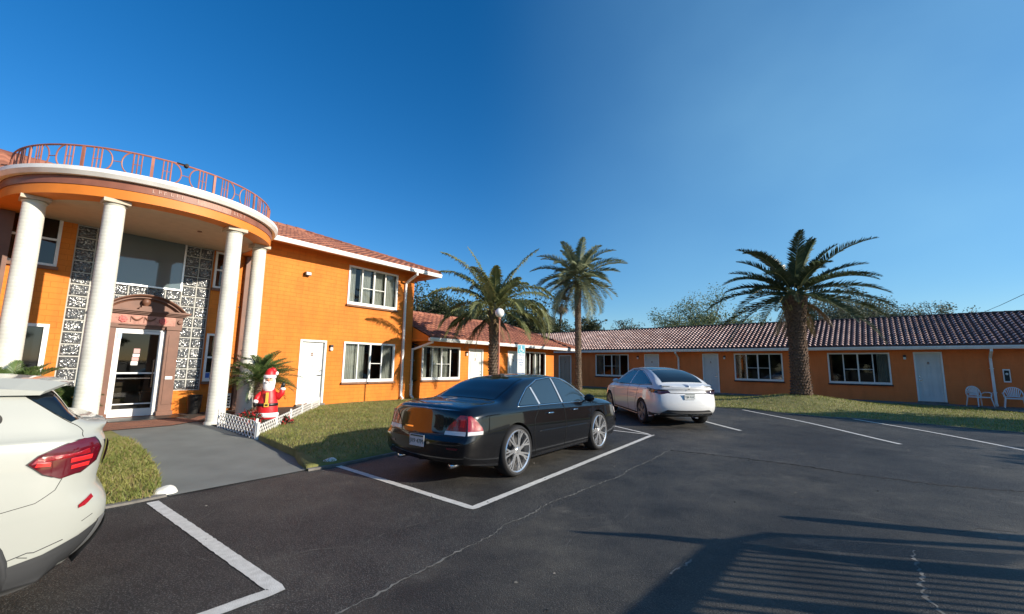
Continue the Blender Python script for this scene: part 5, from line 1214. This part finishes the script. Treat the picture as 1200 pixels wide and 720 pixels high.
    def plate(s,z,w,h,text,ym=0,tm='plate_ink',zx=None,tilt=0):
        x=min(s.rearx(-w/2,z),s.rearx(0,z),s.rearx(w/2,z),s.rearx(0,z+h/2),s.rearx(0,z-h/2),s.rearx(w/2,z+h/2),s.rearx(w/2,z-h/2))-.012
        p=MB().box(x-.006,x,-w/2,w/2,z-h/2,z+h/2).build('licence_plate','plate_white',s.root,bevel=.003)
        MB().box(x-.0075,x-.0062,-w/2+.02,w/2-.02,z+h/2-.028,z+h/2-.008).build('plate_band','plate_ink',p)
        txt(text,h*.52,'plate_lettering',tm,p,(x-.0085,0,z-.012),(pi/2,0,-pi/2),.001); return p
M['plate_white']=mat('licence_plate_white',(.62,.63,.62),.5); M['plate_ink']=mat('plate_dark_green_ink',(.03,.07,.05),.5)
M['paint_black']=mat('black_car_paint',(.003,.003,.004),.25,coat=1,spec=.2); M['paint_white']=mat('pearl_white_car_paint',(.66,.67,.67),.3,coat=1,spec=.5); M['paint_cream']=mat('alpine_white_car_paint',(.36,.37,.335),.35,coat=.6)
M['tail_red']=mat('red_tail_lamp',(.28,.005,.010),.08,coat=1,bump=.5,bscale=45); M['tail_dark']=mat('dark_red_tail_lamp',(.09,.004,.01),.06,coat=1); M['tail_bright']=mat('bright_red_lamp_bar',(.75,.02,.02),.15,coat=1); M['tail_clear']=mat('clear_lamp_lens',(.70,.66,.66),.1,coat=1); M['lamp_smoke']=mat('smoked_tail_lamp',(.03,.006,.01),.08,coat=1); M['seam']=mat('panel_gap',(.006,.006,.006),.8)
M['rimchrome']=mat('polished_wheel',(.74,.74,.75),.22,.85); M['rimgrey']=mat('grey_wheel_cover',(.20,.20,.21),.35,.4); M['grey_plastic']=mat('dark_grey_plastic',(.035,.036,.038),.6)
def barspoke(r,p,q,w0,w1,y0,y1,th=.02):
    p=Vector(p);q=Vector(q); d=(q-p).normalized(); n=Vector((-d.y,d.x)); 
    c=[(p+n*w0,y0),(p-n*w0,y0),(q-n*w1,y1),(q+n*w1,y1)]
    vs=[(v.x,y,v.y) for v,y in c]+[(v.x,y+th,v.y) for v,y in c]; r.add(vs,[(0,1,2,3),(7,6,5,4),(0,4,5,1),(1,5,6,2),(2,6,7,3),(3,7,4,0)])
def style_multi(r,rr,hw):
    for k in range(7):
        a=2*pi*k/7
        for b0,b1 in ((0,.42),(.30,.62),(.42,.22)):
            r0=rr*(.16 if b0!=.42 else .52); barspoke(r,(cos(a+b0)*r0,sin(a+b0)*r0),(cos(a+b1)*(rr-.02),sin(a+b1)*(rr-.02)),.015,.010,-hw*.80,-hw*.90)
    r.lathe([(0,-hw*.86),(.035,-hw*.86),(.045,-hw*.80),(.085,-hw*.78),(.09,-hw*.5)],20,(0,0,0),'y')
def style_cover(r,rr,hw):
    for k in range(5):
        a=2*pi*k/5; 
        for b in (-.22,.22): barspoke(r,(cos(a+b*.5)*rr*.18,sin(a+b*.5)*rr*.18),(cos(a+b)*(rr-.02),sin(a+b)*(rr-.02)),.022,.045,-hw*.84,-hw*.9)
    r.lathe([(0,-hw*.88),(.05,-hw*.86),(.07,-hw*.78)],20,(0,0,0),'y')
def style_five(r,rr,hw):
    for k in range(5):
        a=2*pi*k/5
        for b in (-.14,.14): barspoke(r,(cos(a+b)*rr*.2,sin(a+b)*rr*.2),(cos(a+b*1.4)*(rr-.02),sin(a+b*1.4)*(rr-.02)),.02,.018,-hw*.8,-hw*.9)
    r.lathe([(0,-hw*.88),(.05,-hw*.86),(.08,-hw*.7)],20,(0,0,0),'y')
def mirrors(c,x,z,m):
    for sg in (1,-1):
        y=c.sidey(x,z); mb=MB(); mb.tube([(x,sg*(y-.02),z-.02),(x+.02,sg*(y+.07),z+.01)],.02,8); 
        vs=[];fs=[];n=12;k=8
        for i in range(k+1):
            p=pi*i/k
            for j in range(n): t=2*pi*j/n; vs.append((x+.03+.07*sin(p)*cos(t)*(1 if cos(t)>0 else .3),sg*(y+.14-.11*cos(p)),z+.06+.075*sin(p)*sin(t)))
        for i in range(k):
            for j in range(n): fs.append((i*n+j,i*n+(j+1)%n,(i+1)*n+(j+1)%n,(i+1)*n+j))
        mb.add(vs,fs); mb.build('wing_mirror',m,c.root,smooth=True)

# ---- black sedan
imp=dict(L=5.10,axles=(1.06,3.82),wr=.375,arch=.415,track=.935,bulge=.10,tum=.46,crease=.010,tl=.5,nl=.5,
 top=[(0,1.02),(.06,1.055),(.4,1.095),(.80,1.115),(1.12,1.25),(1.5,1.405),(1.85,1.465),(2.4,1.495),(2.85,1.46),(3.3,1.27),(3.72,1.06),(4.3,.985),(4.8,.89),(5.0,.80),(5.10,.70)],
 belt=[(0,.96),(.5,1.0),(1.2,1.0),(2.5,.965),(3.6,.93),(4.4,.90),(4.9,.80),(5.1,.64)],
 bot=[(0,.30),(.4,.24),(1,.19),(4.2,.19),(4.8,.21),(5.1,.27)],
 hw=[(0,.83),(.04,.86),(.12,.89),(.3,.912),(.9,.925),(2.5,.93),(4,.925),(4.6,.89),(4.9,.82),(5.02,.74),(5.1,.62)],
 tail=[(.2,.13),(.32,.04),(.42,.0),(.60,.0),(.66,.045),(.72,.06),(1.02,.10)],nose=[(.2,.1),(.4,.0),(.55,.0),(.75,.06)])
p=W(-4.10+.0,10.18); cA=Car('parked_car',(p.x,p.y,-.15),ARZ,'black sedan with large polished multi-spoke wheels parked beside the lawn',imp)
cA.body('paint_black'); cA.wheels(.375,.26,.315,style_multi,'rimchrome',.955)
cA.toppatch('rear_window',[(.86,.60),(1.2,.585),(1.70,.53)],'carglass'); cA.toppatch('windshield',[(3.02,.57),(3.35,.62),(3.66,.66)],'carglass')
dl=[(1.28,1.03),(1.44,1.15),(1.70,1.285),(2.0,1.375),(2.4,1.405),(2.75,1.385),(3.05,1.28),(3.35,1.12),(3.50,.985),(1.32,1.01)]
q1=[(1.20,1.035),(1.36,1.14),(1.56,1.265),(1.64,1.292),(1.74,1.02)]; q2=[(1.80,1.02),(1.71,1.31),(1.95,1.39),(2.40,1.425),(2.44,1.01)]; q3=[(2.56,1.005),(2.49,1.425),(2.75,1.40),(3.05,1.29),(3.35,1.11),(3.44,.99)]
for q in (q1,q2,q3): cA.sidepatch('side_window',q,'carglass2')
cA.line([(1.15,1.012),(1.18,1.05),(1.34,1.155),(1.56,1.285),(1.95,1.408),(2.4,1.442),(2.78,1.412),(3.08,1.30),(3.38,1.115),(3.5,.975),(2.5,.992),(1.35,1.008)],.011,name='window_trim',m='chrome',close=True)
for a in ([(1.76,1.02),(1.675,1.295)],[(2.50,1.01),(2.445,1.43)]): 
    cA.sidepatch('pillar_trim',[(a[0][0]-.022,a[0][1]),(a[0][0]+.028,a[0][1]),(a[1][0]+.025,a[1][1]),(a[1][0]-.02,a[1][1])],'alu',off=.007)
for pts in ([(2.50,.99),(2.52,.6),(2.50,.25)],[(3.62,.95),(3.50,.6),(3.42,.25)],[(1.72,1.0),(1.55,.80),(1.50,.55),(1.60,.25)],[(1.60,.25),(3.42,.25)]): cA.line(pts,.0035,name='panel_gap',m='seam')
cA.line([(1.62,.60),(2.45,.585),(3.42,.57)],.006,name='side_moulding',m='paint_black')
for xh in (1.92,2.78):
    for o in cA.line([(xh,.865),(xh+.17,.862)],.014,name='door_handle',m='chrome',off=.022): pass
cA.sidepatch('rear_lamp',[(.0,.75),(.0,.945),(.04,.95),(.24,.79),(.26,.75)],'tail_red',off=.006); cA.rearpatch('rear_lamp',[(.48,.745),(.53,.82),(.68,.955),(.80,.955),(.80,.745)],'tail_red',off=.006)
cA.sidepatch('lamp_lens',[(.0,.695),(.0,.745),(.26,.745),(.25,.70)],'tail_clear',off=.007); cA.rearpatch('lamp_lens',[(.46,.69),(.47,.738),(.80,.745),(.80,.69)],'tail_clear',off=.007)
cA.rearpatch('lamp_bar',[(.58,.80),(.58,.86),(.64,.88),(.64,.80)],'tail_bright',off=.009); cA.rearpatch('lamp_bar',[(.70,.80),(.70,.90),(.77,.91),(.77,.80)],'tail_bright',off=.009)
cA.rearpatch('brand_strip',[(.18,.735),(.18,.755),(.38,.755),(.38,.735)],'chrome',mirror=False)
cA.rearpatch('trunk_gap',[(.0,.665),(.0,.672),(.78,.672),(.78,.665)],'seam'); cA.plate(.575,.31,.16,'JX9 47M')
cA.rearpatch('reflector',[(.55,.50),(.55,.53),(.72,.53),(.72,.50)],'tail_dark')
cA.toppatch('trunk_gap',[(.80,.66),(.812,.66)],'seam',off=.003,sub=2)
ex=MB(); ex.lathe([(.03,0),(.034,0),(.034,.2),(.03,.2)],14,(0,0,0),'y'); 
for y in (.55,-.55):
    e_=MB().tube([(.02,y,.27),(.25,y,.27)],.035,12).build('exhaust_tip','chrome',cA.root,smooth=True)
cA.sidepatch('head_lamp',[(4.72,.66),(4.66,.78),(4.90,.80),(5.03,.66)],'tail_clear',off=.006); mirrors(cA,3.28,.99,'paint_black')
MB().box(1.75,1.86,-.02,.02,1.455,1.50).build('antenna','black',cA.root,bevel=.01)
cA.line([(3.66,.42),(3.70,.42)],.012,name='side_marker',m='tail_clear')

# ---- white electric hatchback-SUV
tes=dict(L=4.75,axles=(.95,3.84),wr=.36,arch=.39,track=.945,bulge=.13,tum=.60,tl=.6,nl=.6,
 top=[(0,1.12),(.05,1.165),(.12,1.18),(.22,1.225),(.5,1.36),(.9,1.495),(1.4,1.59),(1.9,1.622),(2.2,1.62),(2.65,1.59),(3.1,1.40),(3.6,1.12),(4.1,1.0),(4.5,.88),(4.7,.74),(4.75,.68)],
 belt=[(0,1.06),(.5,1.10),(1.1,1.075),(2.5,1.02),(3.5,.97),(4.2,.88),(4.6,.74),(4.75,.6)],
 bot=[(0,.34),(.4,.25),(1,.21),(4,.21),(4.75,.26)],
 hw=[(0,.76),(.05,.83),(.15,.89),(.35,.935),(.9,.96),(2.5,.95),(3.9,.955),(4.4,.88),(4.6,.80),(4.75,.62)],
 tail=[(.2,.22),(.34,.14),(.46,.03),(.60,0),(.80,.02),(.92,.05),(1.0,.09),(1.1,.06),(1.2,.06)],nose=[(.2,.12),(.4,.0),(.55,.0),(.75,.08)])
hd=atan2(1,-.10); rw=Vector((4.84,13.05,0)); fwd=Vector((cos(hd),sin(hd),0)); p=rw-fwd*.95
cB=Car('parked_car',(p.x,p.y,zg(p.x,p.y)+.0),hd,'white electric crossover with dark sloping rear window parked nose to the far lawn',tes,pitch=-.022)
cB.body('paint_white'); cB.wheels(.36,.25,.27,style_cover,'rimgrey',.965)
cB.toppatch('rear_window',[(.25,.60),(.6,.585),(1.18,.52)],'carglass'); cB.toppatch('roof_glass',[(1.24,.50),(2.0,.47),(2.6,.49)],'carglass'); cB.toppatch('windshield',[(2.68,.50),(3.1,.58),(3.52,.66)],'carglass2')
cB.sidepatch('side_window',[(.46,1.17),(.80,1.285),(1.20,1.40),(1.60,1.495),(1.98,1.53),(2.02,1.09),(1.2,1.12)],'carglass2'); cB.sidepatch('side_window',[(2.10,1.085),(2.06,1.53),(2.4,1.515),(2.75,1.40),(3.20,1.13),(3.28,1.04)],'carglass2')
cB.line([(.42,1.158),(.78,1.297),(1.18,1.415),(1.58,1.51),(2.1,1.545),(2.45,1.528),(2.80,1.40),(3.25,1.13),(3.33,1.03),(2.1,1.072),(1.1,1.11)],.008,name='window_trim',m='black',close=True)
for pts in ([(2.04,1.06),(2.06,.6),(2.04,.28)],[(3.40,1.0),(3.34,.6),(3.28,.28)],[(1.22,1.10),(1.28,.85),(1.42,.6),(1.46,.28)],[(1.46,.28),(3.28,.28)]): cB.line(pts,.004,name='panel_gap',m='seam')
cB.sidepatch('rear_lamp',[(.05,.93),(.04,1.04),(.30,1.055),(.62,1.075),(.60,1.05),(.30,.95)],'lamp_smoke',off=.006); cB.rearpatch('rear_lamp',[(.50,.965),(.56,1.03),(.80,1.05),(.84,1.05),(.84,.93),(.72,.92)],'lamp_smoke',off=.006)
cB.rearpatch('hatch_shadow_line',[(0,.948),(0,.962),(.56,.962),(.56,.948)],'seam',off=.005)
cB.rearpatch('diffuser',[(.0,.34),(.0,.49),(.60,.50),(.74,.42),(.78,.34)],'grey_plastic',off=.006); cB.sidepatch('lower_trim',[(.0,.30),(.0,.38),(.5,.40),(.54,.28)],'grey_plastic',off=.005)
cB.sidepatch('sill_trim',[(1.36,.22),(1.36,.29),(3.42,.29),(3.42,.22)],'grey_plastic',off=.006)
lp_=MB(); 
for k in range(20):
    y0,y1=-.72+1.44*k/20,-.72+1.44*(k+1)/20; lp_.quad((cB.rearx(y0,1.15)-.03,y0,1.155),(cB.rearx(y1,1.15)-.03,y1,1.155),(cB.rearx(y1,1.15)+.10,y1,1.19),(cB.rearx(y0,1.15)+.10,y0,1.19)); lp_.quad((cB.rearx(y1,1.15)-.03,y1,1.155),(cB.rearx(y0,1.15)-.03,y0,1.155),(cB.rearx(y0,1.11)+.0,y0,1.12),(cB.rearx(y1,1.11)+.0,y1,1.12))
lp_.build('rear_spoiler','paint_white',cB.root,smooth=True,sharp=40)
cB.plate(.865,.31,.155,'YJ8 FUC'); x=cB.rearx(0,1.03)-.006
em=MB(); em.add([(x-.03,-.03,1.075),(x-.03,.03,1.075),(x-.03,.025,1.064),(x-.03,.006,1.062),(x-.03,0,1.02),(x-.03,-.006,1.062),(x-.03,-.025,1.064)],[(0,1,2,3,4,5,6)]); em.build('emblem','seam',cB.root)
MB().box(.02,.22,-.30,-.22,.26,.30).build('tow_hook','chrome',cB.root)
mirrors(cB,3.02,1.06,'paint_white')
for xh in (1.35,2.25): cB.line([(xh,.93),(xh+.20,.928)],.010,name='door_handle',m='paint_white',off=.002)
cB.sidepatch('head_lamp',[(4.25,.72),(4.2,.82),(4.5,.79),(4.62,.70)],'tail_clear',off=.006)

# ---- white compact SUV at the left edge
bm_=dict(L=4.36,axles=(.85,3.52),wr=.35,arch=.385,track=.90,bulge=.06,tum=.40,tl=.40,nl=.6,
 top=[(0,1.19),(.03,1.225),(.10,1.235),(.16,1.25),(.34,1.46),(.55,1.51),(1.1,1.53),(1.6,1.54),(2.2,1.52),(2.6,1.44),(3.2,1.12),(3.8,1.0),(4.2,.88),(4.36,.72)],
 belt=[(0,1.12),(.15,1.15),(.6,1.17),(1.1,1.12),(2.5,1.04),(3.3,.98),(3.9,.90),(4.36,.62)],
 bot=[(0,.33),(.3,.26),(.8,.22),(3.5,.2),(4.36,.25)],
 low=.34,hw=[(0,.74),(.04,.80),(.10,.845),(.2,.885),(.4,.905),(.9,.912),(2.5,.905),(3.6,.91),(4.0,.86),(4.2,.78),(4.36,.6)],
 tail=[(.2,.22),(.34,.14),(.46,.05),(.56,.01),(.66,.0),(.74,.03),(.82,.075),(.95,.06),(1.08,.045),(1.14,.06),(1.22,.0),(1.3,.03)],nose=[(.2,.12),(.4,.0),(.55,.0),(.75,.08)],crease=.008)
p=W(-7.62,10.19); cC=Car('parked_car',(p.x,p.y,-.15),ARZ+pi,'white compact SUV at the left edge showing its red tail lamp and scuffed bumper',bm_)
cC.body('paint_cream'); cC.wheels(.35,.24,.25,style_five,'rimgrey',.90)
cC.toppatch('rear_window',[(.17,.68),(.25,.66),(.34,.62)],'carglass'); cC.toppatch('windshield',[(2.68,.54),(2.95,.6),(3.14,.64)],'carglass')
cC.sidepatch('hatch_glass_edge',[(.145,1.245),(.24,1.235),(.46,1.41),(.40,1.455),(.27,1.42)],'carglass',off=.006)
cC.sidepatch('side_window',[(.95,1.20),(1.05,1.30),(1.45,1.42),(1.75,1.43),(1.78,1.13)],'carglass2'); cC.sidepatch('side_window',[(1.86,1.125),(1.83,1.435),(2.2,1.42),(2.6,1.31),(2.95,1.10),(3.0,1.06)],'carglass2')
# roof spoiler
sp=MB(); n=14; vs=[]; fs=[]
for k in range(n+1):
    y=-.66+1.32*k/n; e=(abs(y)/.66)**3*.05
    for x,z in ((.70,1.525),(.45,1.525-e*.2),(.235+e,1.505-e*.4),(.22+e,1.492-e*.4),(.27+e,1.475-e*.4),(.45,1.475)): vs.append((x,y,z))
for k in range(n):
    for j in range(6): fs.append((k*6+j,(k+1)*6+j,(k+1)*6+(j+1)%6,k*6+(j+1)%6))
fs.append(tuple(range(6))); fs.append(tuple(range(n*6,n*6+6))[::-1]); sp.add(vs,fs); spo=sp.build('roof_spoiler','paint_cream',cC.root,smooth=True,sharp=40)
for sg in (1,-1):
    q=MB(); y0=sg*.66; y1=sg*.76
    a=[(.70,y0,1.525),(.45,y0,1.52),(.27,y0,1.49),(.29,y0,1.465),(.55,y0,1.46)]; b=[(.74,y1,1.475),(.52,y1,1.455),(.38,y1,1.44),(.40,y1,1.415),(.60,y1,1.42)]
    q.add(a+b,[(i,(i+1)%5,5+(i+1)%5,5+i) for i in range(5)]+[(0,1,2,3,4),(9,8,7,6,5)]); q.build('roof_spoiler','paint_cream',cC.root)
tl=[(.415,1.005),(.37,1.05),(.27,1.095),(.13,1.128),(.06,1.12),(.03,1.05),(.04,.97),(.12,.915),(.24,.895),(.34,.935)]
def inset(poly,k,c=None):
    c=c or (sum(a for a,_ in poly)/len(poly),sum(b for _,b in poly)/len(poly)); return [(c[0]+(a-c[0])*k,c[1]+(b-c[1])*k) for a,b in poly]
cC.sidepatch('rear_lamp',inset(tl,1.05),'black',off=.004,n=24); L_=cC.sidepatch('rear_lamp',tl,'tail_dark',off=.009,n=24)
cC.sidepatch('lamp_bar',[(.40,1.0),(.38,1.035),(.10,1.06),(.09,1.03)],'tail_red',off=.012,n=20)
cC.sidepatch('lamp_bar',[(.20,.985),(.20,1.012),(.07,1.018),(.07,.99)],'tail_bright',off=.013,n=10); cC.sidepatch('lamp_bar',[(.19,.945),(.19,.968),(.08,.975),(.08,.952)],'tail_bright',off=.013,n=10)
cC.sidepatch('lamp_bar',[(.385,.985),(.375,1.008),(.31,1.003),(.31,.98)],'tail_bright',off=.013,n=8)
cC.rearpatch('rear_lamp',[(.45,.98),(.47,1.07),(.76,1.11),(.78,1.0),(.74,.92)],'tail_dark',off=.008)
# bumper: dark lower valance, bright strip, reflector, scuff
cC.sidepatch('lower_valance',[(.0,.30),(.0,.585),(.03,.575),(.12,.515),(.28,.455),(.50,.415),(.52,.22),(.2,.24)],'grey_plastic',off=.007,n=22)
cC.rearpatch('lower_valance',[(.0,.33),(.0,.60),(.60,.60),(.78,.57),(.78,.33)],'grey_plastic',off=.006)
cC.sidepatch('bumper_strip',[(.005,.38),(.0,.60),(.035,.585),(.055,.38)],'alu',off=.014,n=6)
cC.sidepatch('reflector',[(.06,.738),(.06,.762),(.15,.712),(.155,.692),(.12,.70)],'tail_red',off=.010,n=10)
cC.line([(.47,.455),(.36,.485),(.33,.478),(.20,.515)],.0028,sides=(1,),name='scuff',m='grey_plastic',off=.001,sub=3)
cC.line([(.40,.47),(.355,.455)],.0022,sides=(1,),name='scuff',m='grey_plastic',off=.001); cC.line([(.13,.60),(.08,.63)],.0018,sides=(1,),name='scuff',m='grey_plastic',off=.001)
cC.line([(.53,1.485),(.45,1.40),(.25,1.235),(.15,1.17),(.13,1.135)],.0022,name='panel_gap',m='seam',off=.0); cC.line([(.23,.895),(.26,.83),(.36,.77),(.50,.745)],.002,name='panel_gap',m='seam',off=.0)
# wheel arch lip
for xw in bm_['axles']:
    pts=[(xw+.405*cos(a),.35+.405*sin(a)) for a in [radians(-18+216*i/20) for i in range(21)]]; cC.line(pts,.024,name='wheel_arch_trim',m='grey_plastic',off=-.004,sub=1)
# round badge on the rear pillar
rb=MB(); x,z=.585,1.275; y=cC.sidey(x,z)+.004
for sg in (1,):
    ring_=MB(); ring_.lathe([(.0,-.0),(.043,.0),(.043,.004),(.0,.006)],24,(x,y,z),'y'); ro_=ring_.build('round_badge','black',cC.root); MB().lathe([(0,.0061),(.028,.0061),(.028,.0075),(0,.0075)],20,(x,y,z),'y').build('badge_centre','plate_white',ro_)
for pts in ([(1.80,1.10),(1.84,.7),(1.80,.30)],[(2.98,1.02),(2.94,.6),(2.88,.28)],[(1.0,1.16),(1.1,.9),(1.22,.6),(1.26,.28)]): cC.line(pts,.004,name='panel_gap',m='seam')
mirrors(cC,2.72,1.08,'paint_cream')
for xh in (1.12,2.0): cC.line([(xh,.93),(xh+.20,.928)],.014,name='door_handle',m='paint_cream',off=.02)
